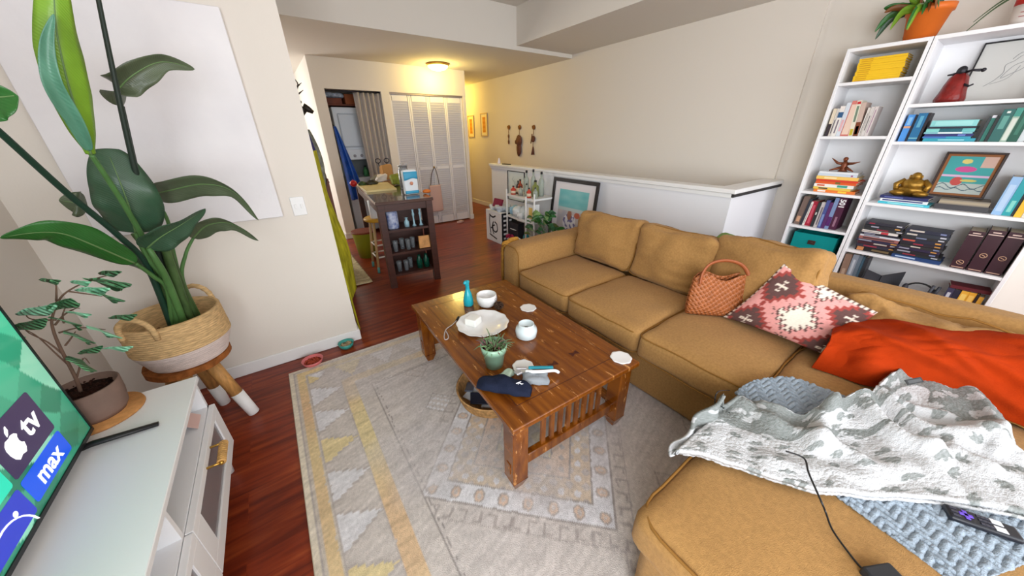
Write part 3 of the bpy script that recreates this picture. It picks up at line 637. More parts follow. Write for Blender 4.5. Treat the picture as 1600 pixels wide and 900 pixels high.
LVS=[((44,492),(88,476),.035),((35,515),(72,497),.035),((150,440),(206,444),.055),((133,456),(172,450),.035),((158,460),(196,470),.04),((98,482),(110,466),.035),((116,490),(143,491),.028),((103,501),(128,508),.045),((182,498),(214,491),.03),((150,512),(192,528),.045),((120,522),(150,536),.045),((134,552),(160,540),.025),((172,545),(208,541),.035),((128,562),(152,580),.055),((75,441),(95,438),.02),((122,444),(142,440),.02),((163,430),(190,424),.02),((18,505),(32,515),.03),((20,520),(40,526),.04)]
for i,((x0,y0),(x1,y1),w_) in enumerate(LVS):
    p0,p1=A(x0,y0,Y=YF-.01),A(x1,y1,Y=YF-.05); mid=p0.lerp(p1,.5)+V((0,-.01,.008)); b=MB(); blade(b,[p0,mid,p1],w_*1.9,(.1,-.8,.7),.25,4); b.build('leaf',leafmat('ficus_leaf_a',(130,212,148)) if i%3 else leafmat('ficus_leaf_b',(160,228,190)),t,solid=.0008)

# bowls on the floor
def bowl(name,lab,x,y,r,h,c,food):
    t=thing(name,lab,'bowl',(x,y,0)); b=MB(); z=0; b.lathe([(0,.001),(r*.6,.0),(r*.85,h*.4),(r,h),(r*.94,h),(r*.8,h*.45),(r*.55,h*.25),(0,h*.25)],(x,y,.001),32,lobes=(12,.012)); b.build('dish',mat('%s_glaze_%d'%(name,c[0]),c,.35),t)
    b=MB(); b.lathe([(0,0),(r*.8,-.002)],(x,y,h*.62),24)
    for k in range(60): a=random.uniform(0,6.28); q=r*.74*math.sqrt(random.random()); b.ball((x+q*math.cos(a),y+q*math.sin(a),h*.62),.006,0,6,4)
    b.build('kibble',mat('%s_food_%d'%(name,food[0]),food,.9,var=.3,vs=80),t)
bowl('pet_bowl','pink scalloped bowl of kibble on the floor beside the rug corner',-.085,2.36,.068,.042,(208,110,112),(160,70,50))
bowl('pet_bowl','teal bowl of pale kibble on the floor at the end of the left wall',.150,2.44,.056,.045,(60,150,140),(170,150,120))

# ================================================================= BOOKCASES
XF,XB=3.60,3.895
def case(lab,y1,y0,shelves,ztop=1.985):
    t=thing('bookcase',lab,'bookcase',((XF+XB)/2,(y0+y1)/2,0)); T=.018
    for a,c in ((y1-T,y1),(y0,y0+T)): b=MB(); b.bx(XF,XB,a,c,0,ztop,.001); b.build('side_panel',WHITE,t)
    b=MB(); b.bx(XF,XB,y0+T,y1-T,ztop-.022,ztop,.001); b.build('top_panel',WHITE,t)
    b=MB(); b.bx(XB-.006,XB-.001,y0+T,y1-T,.06,ztop-.022); b.build('back_panel',WHITE,t)
    b=MB(); b.bx(XF+.01,XF+.025,y0+T,y1-T,0,.07); b.build('plinth',WHITE,t)
    for z in shelves+[.09]: b=MB(); b.bx(XF+.002,XB-.006,y0+T,y1-T,z-.02,z,.001); b.build('shelf',WHITE,t)
    return t
NS=[1.775,1.42,1.008,.725,.43]; WS=[1.612,1.385,.970,.605,.36]
case('narrow tall white bookcase at the left of the pair, against the right wall',.935,.532,NS)
case('wide tall white bookcase at the right of the pair, holding dark and teal books',.528,-.245,WS)
COLN={}
def bmat(c): return mat('book_cover_%02x%02x%02x'%tuple(c),c,.5)
def book(c,th,h,d,org,flat=False,lean=0,bands=(),yaw=0,lab='',grp=None,text=None,name='book',jit=0):
    """standing: org = bottom centre of the spine; flat: org = bottom-left(+y) end of the spine"""
    if flat: M=Matrix.Translation(V(org)+V((0,0,th/2)))@Matrix.Rotation(yaw,4,'Z')@Matrix.Rotation(PI/2,4,'X')
    else: M=Matrix.Translation(V(org))@Matrix.Rotation(yaw,4,'Z')@Matrix.Rotation(lean,4,'X')
    t=thing(name,lab,'book' if name=='book' else 'magazine',tuple(M@V((d/2,0,0))),grp)
    k=.0025; b=MB(); b.bx(0,k,-th/2,th/2,0,h); b.bx(k,d,-th/2,-th/2+k,0,h); b.bx(k,d,th/2-k,th/2,0,h); b.xf(M); cv=b.build('cover',bmat(c),t)
    b=MB(); b.bx(k,d-.004,-th/2+k,th/2-k,.004,h-.004); b.xf(M); b.build('pages',PAGES,t)
    for (a0,a1,cc,wf) in bands:
        b=MB(); b.bx(-.0006,.0003,-th/2*wf,th/2*wf,h*a0,h*a1); b.xf(M); b.build('spine_band',bmat(cc),cv)
    if text:
        b=MB(); b.text(text,th*1.05,M@frame((-.0012,0,h*.80),(0,0,-1),(0,-1,0)),.0003,bold=.0012); b.build('spine_title',bmat((240,240,240)),cv)
    return t
ORD=['leftmost','second from left','third from left','fourth from left','fifth from left','sixth from left','seventh from left','eighth from left','ninth from left','tenth from left','eleventh from left','twelfth from left']
def row(items,yl,z,where,grp,x=XF+.035):
    """items: (colour, thickness, height, depth, lean deg, bands, words[, text])"""
    y=yl
    for i,it in enumerate(items):
        c,th,h,d,ln,bands,wd=it[:7]; tx=it[7] if len(it)>7 else None
        y-=th/2+.001; L=math.radians(ln); book(c,th,h,d,(x+random.uniform(0,.012),y+(-math.sin(L)*0),z+abs(math.sin(L))*th/2),False,L,bands,0,'%s book %s %s'%(wd,ORD[i],where),grp,tx); y-=th/2
def stack(items,yl,z,where,grp,x=XF+.03):
    n=len(items); NM={0:'bottom',n-1:'topmost'}; CN=['','second','third','fourth','fifth','sixth','seventh','eighth','ninth','tenth','eleventh']
    for i,it in enumerate(items):
        c,th,h,d,bands,wd=it; p='bottom' if i==0 else 'topmost' if i==n-1 else CN[i]+' from bottom'
        book(c,th,h,d,(x+random.uniform(-.006,.014),yl+random.uniform(-.008,.008),z),True,0,bands,random.uniform(-.05,.05),'%s book %s in %s'%(wd,p,where),grp,None); z+=th+.0006
Wt=(226,220,214); Cr=(214,200,176)
# narrow case
z=NS[0]
for k in range(11): 
    th=.0125; book((236,190,20),th,.235,.17,(XF+.04+random.uniform(-.003,.003),.855+random.uniform(-.003,.003),z),True,0,((0.05,.3,(196,140,10),.35),),random.uniform(-.01,.01),'yellow spined magazine %s in the stack, top shelf of narrow bookcase'%('at the bottom' if k==0 else 'on top' if k==10 else ['','second','third','fourth','fifth','sixth','seventh','eighth','ninth','tenth'][k]+' from bottom'),'yellow magazines on the top shelf',None,'magazine'); z+=th+.0004
row([(Cr,.020,.19,.13,0,((0,.45,(50,40,46),1),),'cream and dark'),(Wt,.016,.19,.13,0,((.1,.6,(90,90,100),.3),),'white paperback'),(Wt,.028,.205,.14,0,((.62,.8,(50,90,130),1),(.1,.55,(120,110,120),.3)),'white with a blue spine patch'),((205,212,220),.024,.225,.14,0,((.15,.5,(220,170,175),.6),),'pale grey and pink'),((206,120,110),.046,.235,.17,0,((.05,.9,(226,198,180),.8),),'thick red and cream'),((222,216,196),.024,.235,.15,-5,((.4,.85,(110,130,110),.5),(.02,.2,(190,170,40),.7),(.9,.97,(190,30,40),.8)),'white and green leaning'),((196,172,160),.026,.22,.15,-5,((0,.42,(120,60,30),1),(.05,.3,(226,190,30),.6)),'brown and yellow leaning'),(Wt,.016,.185,.13,0,((.1,.8,(150,150,150),.2),),'slim white'),((206,200,196),.018,.19,.13,0,((.2,.7,(120,116,116),.3),),'pale grey'),((210,200,198),.018,.19,.13,0,((.1,.9,(160,130,150),.25),),'pinkish white')],.905,NS[1],'on second shelf, narrow bookcase','books on the second shelf, narrow bookcase')
stack([((226,120,44),.020,.25,.19,((.1,.3,(240,230,220),.6),(.6,.8,(240,200,60),.6)),'orange'),((230,196,80),.018,.23,.18,((.15,.4,(60,60,70),.5),),'yellow'),((236,236,230),.024,.24,.18,((.08,.28,(210,90,50),.5),(.6,.85,(60,160,140),.7)),'white with teal'),((226,96,40),.022,.245,.19,((.5,.62,(120,110,50),.7),),'red-orange'),((214,60,40),.012,.25,.19,(),'slim red'),((236,196,100),.024,.25,.19,((.2,.5,(240,220,170),.5),),'pale yellow'),((200,212,226),.018,.235,.18,((.85,.9,(160,70,120),.6),),'pale blue'),((222,226,230),.014,.23,.17,(),'white')],.855,NS[2],'the colourful stack, narrow bookcase','colourful stack in the narrow bookcase')
row([((112,92,84),.040,.235,.17,3,((.1,.3,(196,150,120),.6),),'thick brown-grey'),((46,50,60),.018,.22,.16,3,(),'slim dark grey'),((226,222,216),.014,.20,.15,3,((.1,.9,(120,110,110),.2),),'slim white'),((160,26,52),.040,.205,.16,0,((.1,.85,(200,80,100),.4),),'crimson'),((40,44,48),.020,.20,.15,0,((.5,.6,(220,220,210),.4),),'black'),((206,198,196),.026,.205,.15,0,((.1,.8,(120,110,116),.3),),'light grey'),((70,80,140),.022,.225,.16,0,((.05,.5,(120,140,190),.6),),'indigo blue'),((86,40,96),.022,.21,.16,0,(),'purple'),((120,140,180),.024,.25,.17,0,((.1,.4,(80,30,100),1),),'blue and purple'),((74,24,56),.044,.26,.18,0,((.1,.4,(150,110,130),.3),),'thick maroon numbered','501')],.905,NS[3],'on the fourth shelf, narrow bookcase','books on the fourth shelf, narrow bookcase')
# bin
t=thing('storage_bin','teal fabric storage box with dark tab on the lower shelf, narrow bookcase','storage box',(3.74,.735,NS[4]))
TEAL=mat('teal_fabric',(16,140,140),.85,bump=.4,bs=200); b=MB()
for q in ((XF+.03,XF+.036,.585,.87,NS[4],NS[4]+.235),(3.86,3.866,.585,.87,NS[4],NS[4]+.235),(XF+.036,3.86,.864,.87,NS[4],NS[4]+.235),(XF+.036,3.86,.585,.591,NS[4],NS[4]+.235),(XF+.036,3.86,.591,.864,NS[4],NS[4]+.005)): b.bx(*q)
b.build('box',TEAL,t); b=MB(); b.bx(XF+.022,XF+.03,.71,.76,NS[4]+.15,NS[4]+.185,.003); b.ball((XF+.02,.735,NS[4]+.167),(.004,.01,.01)); b.build('tab',mat('dark_leather',(60,32,24),.6),t)
# bronze winged figure
BRZ=mat('bronze_brown',(120,62,34),.4,metal=.3,var=.3,vs=20)
t=thing('winged_figurine','small bronze brown winged figurine on top of the colourful book stack','figurine',(3.72,.735,NS[2]+.158)); z=NS[2]+.158
b=MB(); b.tube([(3.72,.735,z),(3.72,.735,z+.02),(3.715,.735,z+.05),(3.71,.737,z+.075)],[.03,.018,.02,.012],10); b.ball((3.705,.738,z+.09),.016,wob=.003); b.build('body',BRZ,t)
for s_,dz in ((1,.035),(-1,.015)):
    b=MB(); b.tube([(3.715,.735+s_*.01,z+.055),(3.71,.735+s_*.045,z+.06),(3.70,.735+s_*.085,z+.06+dz)],[.012,.009,.002],8,flat=.5); b.build('wing',BRZ,t)
    b=MB(); b.tube([(3.715,.735+s_*.01,z+.03),(3.69,.735+s_*.04,z+.018),(3.67,.735+s_*.07,z+.006)],[.012,.009,.004],8); b.build('leg',BRZ,t)
# wide case, top shelf
t=thing('red_robed_figurine','red robed figurine with dark outstretched arms on the top shelf, wide bookcase','figurine',(3.70,.41,WS[0])); z=WS[0]
RED=mat('red_lacquer',(120,20,16),.35,var=.35,vs=25,bump=.5,bs=60); DKB=mat('dark_metal',(40,38,44),.4,metal=.4)
b=MB(); b.lathe([(0,0),(.062,0),(.066,.02),(.056,.06),(.05,.10),(.04,.14),(.026,.16),(0,.165)],(3.70,.36,z),20,lobes=(5,.08)); b.build('robe',RED,t)
b=MB(); b.ball((3.69,.36,z+.175),(.022,.022,.026)); b.tube([(3.69,.34,z+.165),(3.68,.32,z+.172),(3.68,.285,z+.168)],[.008,.006,.008],8); b.ball((3.68,.275,z+.168),.011); b.tube([(3.69,.38,z+.16),(3.68,.41,z+.155)],[.008,.004],8); b.tube([(3.67,.33,z+.10),(3.66,.30,z+.085),(3.66,.285,z+.095)],[.007,.006,.004],8); b.build('head_and_arms',DKB,t)
def picture(name,lab,cat,O,xd,yd,w_,h_,fw,fm,art,matte=None,dep=.015,grp=None):
    """O = lower left front corner, local x to the right, local y up, normal towards the viewer"""
    M=frame(O,xd,yd); t=thing(name,lab,cat,tuple(M@V((w_/2,0,0))),grp); b=MB()
    for x0,x1,y0,y1 in ((0,w_,0,fw),(0,w_,h_-fw,h_),(0,fw,fw,h_-fw),(w_-fw,w_,fw,h_-fw)): b.bx(x0,x1,y0,y1,-dep,0,.0015)
    b.xf(M); b.build('frame',fm,t)
    b=MB(); b.bx(fw,w_-fw,fw,h_-fw,-dep+.001,-dep+.004); b.xf(M); b.build('mount',mat(*(matte or ('mount_board',(228,228,228),.9))),t)
    if art:
        x0,x1,y0,y1,m,cf=art; b=MB(); N_=90
        b.grid(lambda u,v:V((x0+(x1-x0)*u,y0+(y1-y0)*v,-dep+.0046)),N_,N_,cfn=cf) if cf else b.bx(x0,x1,y0,y1,-dep+.004,-dep+.0046)
        b.xf(M); b.build('artwork',m,t)
    return t,M
ART=vmat('printed_artwork',.6)
PEN=mat('pencil_line',(150,152,156),.9)
O=V((3.80,.335,WS[0]+.001)); t,M=picture('framed_sketch','large black framed pencil sketch leaning on the top shelf, wide bookcase','picture',O,(0,-1,0),(.18,0,1),.31,.335,.007,mat('thin_black_frame',(30,30,34),.4),None,('sketch_paper',(206,206,202),.9))
b=MB(); P=spline([V((x,y,-.0098)) for x,y in ((.08,.09),(.11,.12),(.13,.16),(.125,.20),(.15,.22),(.17,.245),(.20,.24),(.205,.20),(.19,.17),(.16,.15),(.13,.13),(.155,.19),(.185,.21))],6)
b.tube(P,.0012,5); b.tube(spline([V((x,y,-.0098)) for x,y in ((.14,.23),(.16,.26),(.19,.262),(.21,.25),(.185,.235))],6),.0012,5); b.tube(spline([V((x,y,-.0098)) for x,y in ((.10,.10),(.14,.115),(.165,.14),(.18,.19))],6),.001,5); b.xf(M); b.build('drawing_lines',PEN,t)
b=MB(); b.lathe([(0,0),(.045,0),(.052,.03),(.05,.085),(.03,.10),(0,.102)],(3.70,.0,WS[0]),20); tag(b.build('red_canister',mat('red_paint',(190,30,34),.4)),'small red rounded canister at the right end of the top shelf, wide bookcase','canister')
# second shelf
z=WS[1]
G=lambda w_:'in the blue and green row on the second shelf, wide bookcase'
row([((70,140,210),.032,.165,.13,0,((.5,.58,(200,150,120),1),(.62,.9,(130,180,220),.5)),'sky blue'),((26,30,50),.012,.16,.13,0,(),'slim navy'),((30,104,150),.040,.172,.14,0,((.1,.14,(120,180,190),1),(.5,.9,(90,160,190),.4)),'deep teal blue'),((40,30,36),.012,.172,.14,0,(),'slim dark')],.498,z,'at left end of second shelf, wide bookcase','blue books at the left end of the second shelf')
stack([((40,150,170),.020,.215,.15,((.3,.8,(150,210,220),.3),),'aqua'),((50,150,180),.010,.20,.15,((.0,.5,(60,110,180),1),),'thin blue'),((44,44,110),.015,.20,.15,((.7,.85,(110,130,200),.6),),'navy violet'),((130,190,200),.010,.20,.15,((.3,.8,(230,240,240),.8),),'thin white and blue'),((26,96,110),.020,.20,.15,((.0,.28,(130,206,200),1),(.75,1,(110,190,190),1)),'teal'),((40,44,60),.010,.20,.15,(),'thin dark'),((138,206,206),.036,.19,.14,((.1,.9,(160,220,218),.7),),'thick pale aqua')],.385,z,'the teal stack, wide bookcase','teal stack in the wide bookcase',XF+.03)
row([((50,56,60),.010,.14,.12,0,(),'slim charcoal'),((46,120,108),.016,.145,.12,0,((.9,1,(220,220,230),1),),'slim green with white top'),((34,40,42),.012,.14,.12,0,(),'slim black'),((40,96,92),.042,.175,.14,0,((.4,.8,(90,150,140),.5),(.88,.94,(220,226,220),.3)),'thick sea green'),((150,176,160),.024,.18,.14,0,((.05,.7,(200,206,196),.7),(.75,1,(60,140,126),1)),'pale sage'),((20,80,64),.036,.188,.15,0,((.2,.8,(50,110,92),.4),),'dark green'),((200,206,208),.022,.19,.15,0,((.5,.9,(150,150,155),.3),),'light grey'),((90,82,90),.028,.19,.15,0,(),'grey-violet')],.160,z,'in green group, second shelf, wide bookcase','green books on the second shelf')
t=thing('small_camera','small silver and dark round lens camera on the second shelf, wide bookcase','camera',(3.66,-.10,z)); b=MB(); b.bx(3.655,3.69,-.145,-.055,z,z+.055,.006,seg=2); b.build('body',DARK,t); b=MB(); b.lathe([(0,-.02),(.018,-.02),(.021,-.012),(.022,0)],(3.655,-.10,z+.028),20,M=Matrix.Rotation(PI/2,4,'Y')); b.build('lens',mat('silver',(200,200,205),.3,metal=.7),t)
# third shelf
z=WS[2]
stack([((60,180,200),.016,.25,.18,((.2,.9,(150,220,226),.4),),'turquoise'),((228,230,232),.020,.23,.18,((.05,.9,(60,66,120),.45),),'white with navy bars'),((38,44,96),.020,.235,.18,((.1,.5,(90,100,160),.4),),'navy')],.455,z,'the stack under the gold statue','books under the gold statue')
GOLD=mat('antique_gold',(150,112,40),.35,metal=.6,var=.35,vs=22,bump=.6,bs=50)
bz=z+.058; t=thing('laughing_statue','gold seated round-bellied statue on the short book stack in the wide bookcase','statue',(3.71,.335,bz))
b=MB(); b.ball((3.71,.335,bz+.040),(.055,.085,.040),wob=.012,ws=10); b.ball((3.695,.335,bz+.078),(.045,.058,.045),wob=.006); b.ball((3.69,.335,bz+.132),(.027,.027,.029),wob=.003)
for s_ in (-1,1): b.tube([(3.70,.335+s_*.045,bz+.105),(3.68,.335+s_*.078,bz+.075),(3.665,.335+s_*.07,bz+.045)],[.018,.017,.012],8); b.ball((3.67,.335+s_*.055,bz+.022),(.035,.04,.02),wob=.006); b.ball((3.688,.335+s_*.028,bz+.13),(.006,.005,.014))
b.build('body',GOLD,t)
def toon(u,v):
    c=V((.25,.62,.62)) if v>.28 else V((.72,.76,.74))
    if u>.72 and v>.72: c=V((.80,.66,.60))
    if (u-.45)**2/.05+(v-.66)**2/.006<1: c=V((.78,.30,.55))
    if abs(v-.48)<.03: c=V((.85,.70,.82))
    if (u-.38)**2/.016+(v-.33)**2/.014<1: c=V((.75,.30,.28))
    if (u-.62)**2/.03+(v-.36)**2/.0012<1: c=V((.80,.74,.40))
    if (u-.40)**2/.012+(v-.87)**2/.004<1: c=V((.84,.78,.45))
    if abs((v-.2)-.06*math.sin(u*14))<.012 or abs((v-.12)-.03*math.sin(u*18))<.01: c=V((.22,.34,.40))
    return lin3(c)
picture('framed_print','framed teal and pink cartoon print leaning on the third shelf, wide bookcase','picture',V((3.775,.262,WS[2]+.066)),(0,-1,-.0),(.10,0,1),.25,.285,.012,mat('dark_brown_frame',(46,26,20),.4),(.026,.224,.026,.259,ART,toon),('tan_mount',(150,100,66),.8))
book((60,58,62),.034,.22,.19,(XF+.055,.19,WS[2]),True,0,(),.02,'dark flat book lying lowest under the framed cartoon print')
book((128,118,104),.030,.205,.19,(XF+.05,.18,WS[2]+.0345),True,0,((.0,1,(160,146,122),.5),),.05,'grey-brown flat book lying on the dark book under the cartoon print')
row([((140,176,214),.038,.225,.17,0,((.1,.8,(170,196,224),.6),),'pale blue binder-like'),((26,150,158),.032,.225,.17,0,((.1,.4,(120,200,190),.5),),'turquoise'),((30,36,42),.010,.22,.17,0,(),'slim black'),((232,180,40),.026,.19,.15,0,(),'bright yellow'),((214,206,190),.04,.2,.15,0,(),'cream')],-.045,WS[2],'at right end of third shelf, wide bookcase','upright books at the right end of the third shelf')
# fourth shelf: dark stacks
def darks(n,s):
    random.seed(s); cs=[((30,28,38),'black'),((40,38,60),'dark navy'),((66,28,40),'dark maroon'),((32,34,44),'charcoal'),((46,40,46),'dark brown-grey')]; o=[]
    for k in range(n):
        c,wd=cs[random.randrange(5)]; c=tuple(max(0,min(255,v+random.randint(-6,6))) for v in c); a=random.uniform(.05,.4)
        cc=random.choice([(150,150,165),(190,80,60),(110,120,150),(200,190,180),(150,40,60)]); o.append((c,random.uniform(.017,.024),random.uniform(.20,.235),random.uniform(.15,.17),((a,a+random.uniform(.15,.35),cc,.45),(.80,.93,random.choice([(190,190,200),(200,140,60),(120,130,170)]),.4)),wd))
    return o
stack([((28,22,24),.034,.23,.17,((.04,.2,(200,130,80),.8),(.4,.8,(110,90,60),.4)),'thick black')]+darks(3,3)+[((150,90,84),.02,.21,.16,((.1,.9,(60,40,44),.4),),'dusty red'),((206,206,214),.012,.21,.16,((.1,.5,(90,90,110),.5),),'light grey'),((36,34,48),.018,.20,.16,((.1,.4,(140,140,160),.4),),'near-black'),((222,216,210),.016,.19,.15,((.55,.75,(190,60,70),1),(.0,.5,(150,140,140),.4)),'white and red')]+darks(3,5),.475,WS[3],'left dark stack, fourth shelf, wide bookcase','left dark stack, fourth shelf')
stack([((30,60,110),.026,.235,.17,((.08,.5,(170,190,220),.35),),'deep blue')]+darks(9,11),.262,WS[3],'tall dark stack mid fourth shelf','middle dark stack, fourth shelf')
random.seed(21)
MRN=(52,16,30)
for i,(y,h) in enumerate(((-.040,.255),(-.112,.275),(-.184,.275))):
    t=book(MRN,.064,h,.18,(XF+.035,y,WS[3]),False,0,((.03,.05,(190,150,130),.8),(.88,.90,(206,180,170),.9),(.93,.955,(206,180,170),.5)),0,'thick maroon volume with pale emblem, %s of the three on the fourth shelf, wide bookcase'%('leftmost','middle','rightmost')[i],'maroon volumes on the fourth shelf')
    cv=[o for o in t.children if o.name.startswith('cover')][0]
    b=MB(); P=[V((XF+.0335,y+.014*math.cos(a),WS[3]+(.11 if i else .045)+.014*math.sin(a))) for a in [2*PI*k/20 for k in range(21)]]; b.tube(P,.0018,5); b.tube([V((XF+.0335,y+.008,WS[3]+(.11 if i else .045)+.004)),V((XF+.0335,y-.008,WS[3]+(.11 if i else .045)-.004))],.002,5); b.build('emblem',bmat((200,160,130)),cv)
# fifth shelf
row([((136,108,92),.040,.20,.15,-3,((.1,.4,(176,150,130),.5),),'brown-grey'),((140,148,160),.034,.205,.15,-2,((.2,.8,(190,196,204),.4),),'blue-grey'),((100,116,130),.022,.205,.15,-2,(),'slate'),((60,92,110),.014,.20,.15,-2,(),'slim steel blue'),((48,50,56),.020,.20,.15,-2,(),'charcoal')],.495,WS[4],'at left end of fifth shelf, wide bookcase','upright books at the left end of the fifth shelf')
t=thing('open_album','dark open album standing like a fan on the fifth shelf, wide bookcase','album',(3.72,.24,WS[4]))
for s_ in (-1,1):
    b=MB(); b.prism([(0,.0),(.12,.0),(.12,.12),(0,.07)],.006,frame((3.70,.27,WS[4]+.001),(.5*s_+.1,-1 if s_>0 else .35,0),(0,0,1))); b.build('cover',mat('album_black',(44,44,50),.5),t)
t=thing('headphones','dark wired headphones lying on the fifth shelf, wide bookcase','headphones',(3.70,.06,WS[4])); z=WS[4]
b=MB(); b.tube([(3.68,.06+.075*math.cos(a),z+.012+.07*math.sin(a)) for a in [PI*k/14 for k in range(15)]],.006,8); b.build('headband',BLACK,t)
for s_ in (-1,1): b=MB(); b.ball((3.68,.06+s_*.07,z+.03),(.03,.016,.03)); b.build('ear_cup',mat('cup_dark',(58,58,66),.6),t)
for k,(y,c,lab) in enumerate(((.005,(70,72,80),'left'),(-.022,(60,62,70),'right'))):
    b=MB(); b.tube([(3.655,y+.01,z+.001),(3.66,y,z+.09)],[.009,.009],8); tag(b.build('pen_tube',bmat(c)),'dark upright tube, %s one of the two beside the headphones'%lab,'tube','dark tubes on the fifth shelf')
row([((60,58,86),.03,.105,.08,0,((.3,.7,(200,200,210),.5),),'small navy'),((40,40,60),.028,.10,.08,0,(),'small black'),((236,176,60),.032,.105,.08,0,((.2,.8,(250,210,110),.7),),'small yellow'),((236,170,50),.03,.105,.08,0,((.2,.8,(250,200,100),.7),),'small golden'),((44,30,30),.012,.1,.08,0,(),'slim small dark'),((230,170,60),.02,.09,.08,0,(),'short golden')],-.055,WS[4],'at right end of fifth shelf, wide bookcase','small books at the right end of the fifth shelf')
book((96,22,34),.022,.17,.11,(XF+.04,-.06,WS[4]+.108),True,0,(),.12,'dark red book lying across the small yellow books on the fifth shelf')
# hidden lower shelves stay empty; plants on top
t=thing('potted_succulent','trailing green and rust leaved plant in an orange pot on top of the bookcases','potted plant',(3.72,.64,1.985))
rot=Matrix.Rotation(math.radians(12),4,'X'); C0=V((3.74,.62,1.985))
b=MB(); b.lathe([(0,0),(.07,0),(.098,.15),(.108,.15),(.110,.185),(.100,.187),(.094,.165),(0,.16)],C0,32); b.build('pot',mat('orange_glazed_pot',(222,112,36),.5,var=.1),t)
b=MB(); b.lathe([(0,0),(.092,-.002)],C0+V((0,0,.17)),20); b.build('soil',SOIL,t)
random.seed(5)
for k in range(26):
    a=random.uniform(-.5,1)*PI*.5+(PI/2 if k%4 else 0)+PI*.15; r=random.uniform(.08,.22); z1=random.uniform(-.14,.12) if r>.12 else random.uniform(.05,.16)
    p0=C0+V((math.cos(a)*.05,math.sin(a)*.05,.175)); p1=C0+V((math.cos(a)*r*.7-.02,math.sin(a)*r*.75+.01,.20+z1*.3)); p2=C0+V((math.cos(a)*r*.9-.03,math.sin(a)*r+.01,max(.01,.18+z1))); p2.z=max(p2.z,1.995)
    if p2.x>3.86: p2.x=3.85
    b=MB(); blade(b,[p0,p1,p2],random.uniform(.03,.055),(-.5,.3,.6),.3,5); b.build('leaf',[LFD,LFG,mat('rust_leaf',(122,74,30),.5,var=.3),LFY][k%4],t,solid=.001)
random.seed(9)
t=thing('potted_aloe','long dangling green leaves in a white and red pot at the top right, wide bookcase','potted plant',(3.73,.21,1.985))
b=MB(); b.lathe([(0,0),(.062,0),(.074,.10)],(3.73,.21,1.985),28); pt=b.build('pot',mat('white_tin',(222,214,210),.5),t)
b=MB(); b.lathe([(.0745,.10),(.079,.155),(.072,.155),(.068,.13),(0,.13)],(3.73,.21,1.985),28); b.build('red_rim',mat('red_band',(186,40,34),.5),t)
b=MB()
for k in range(2): b.box((3.658-.002*k,.22,2.045-.02*k),(.001,.05,.004)) 
b.build('label_marking',mat('dull_red_print',(150,80,80),.6),pt)
for k,(dy,dz,l) in enumerate(((.17,-.06,.012),(.16,-.02,.012),(.10,.04,.012),(-.08,.1,.012),(.03,.16,.012),(-.03,.15,.012))):
    b=MB(); b.tube(spline([(3.73,.21,2.12),(3.70,.21+dy*.3,2.17+dz*.3),(3.62,.21+dy*.75,2.12+dz*.6),(3.57,.21+dy*1.15,2.04+dz)],6),[.010,.002],6,flat=.4); b.build('leaf',mat('aloe_green',(44,66,28),.5),t)
# ================================================================= SOFT THINGS ON THE SOFA
def ridge(P,z=.52,n=6):
    S_=spline([px(x,y,Z=z) for x,y in P],n); return S_
def rdist(p,S_):
    best=9
    for i in range(len(S_)-1):
        a,b_=S_[i],S_[i+1]; dx,dy=b_.x-a.x,b_.y-a.y; L=dx*dx+dy*dy+1e-9; t=max(0,min(1,((p.x-a.x)*dx+(p.y-a.y)*dy)/L)); d=math.hypot(p.x-a.x-t*dx,p.y-a.y-t*dy)
        if d<best: best=d
    return best
def Z_(L): return [px(x,y,Z=z) for x,y,z in L]
# blue-grey plush blanket
def chev(p,u,v):
    a=p.x*.8+p.y*.6; b_=-p.x*.6+p.y*.8; k=(b_/.058)%1; tri=abs(k-.5)*2
    h=.5+.5*math.sin(2*PI*(a/.024+tri*1.25)+1.2*noise.noise(p*22)); h=h**.7*(.6+.4*math.sin(PI*k)**.5)
    p=p.copy(); p.z=p.z+.008*h+.0035*noise.noise(p*110)+.008*max(0,noise.noise(p*7)); 
    if p.z<.489: p.z=.489
    return p
b=MB()
f=coons(Z_([(1500,925,.49),(1580,890,.49),(1680,850,.49),(1790,800,.49)]),Z_([(1148,614,.492),(1180,597,.515),(1235,592,.52),(1292,612,.50)]),Z_([(1500,925,.49),(1400,846,.49),(1290,765,.49),(1210,700,.49),(1148,614,.492)]),Z_([(1790,800,.49),(1680,740,.49),(1560,700,.49),(1400,650,.49),(1292,612,.50)]),300,150,chev)
b.grid(f,170,340)
tag(b.build('plush_blanket',mat('blue_grey_plush',(148,161,174),.95,var=.14,vs=60,bump=1,bs=260,sheen=.1),solid=.008),'fluffy blue-grey chevron blanket lying under the leaf blanket on the chaise','blanket')
# leaf blanket
RD=[(ridge([(1135,618),(1180,650),(1235,680),(1285,700),(1330,720)]),.030,.045),(ridge([(1290,645),(1282,670),(1272,705)]),.030,.055),(ridge([(1330,618),(1352,650),(1400,690),(1445,708)]),.034,.070),(ridge([(1330,618),(1300,632),(1290,650)]),.03,.055),
    (ridge([(1372,590),(1425,568),(1475,575),(1530,610),(1565,650),(1568,690)],.58),.022,.040),(ridge([(1375,615),(1420,650),(1480,672),(1560,672)],.55),.030,.05),(ridge([(1480,700),(1520,690),(1560,700),(1590,720)]),.03,.035),
    (ridge([(1190,640),(1220,650),(1250,650),(1270,660)]),.025,.04),(ridge([(1350,735),(1420,735),(1500,730),(1580,745)]),.035,.018),(ridge([(1200,720),(1280,745),(1360,752)]),.03,.012),(ridge([(1440,710),(1490,712),(1540,735)]),.02,.028),
    (ridge([(1392,600),(1405,612),(1440,625),(1500,640),(1545,665)],.58),.018,.03)]
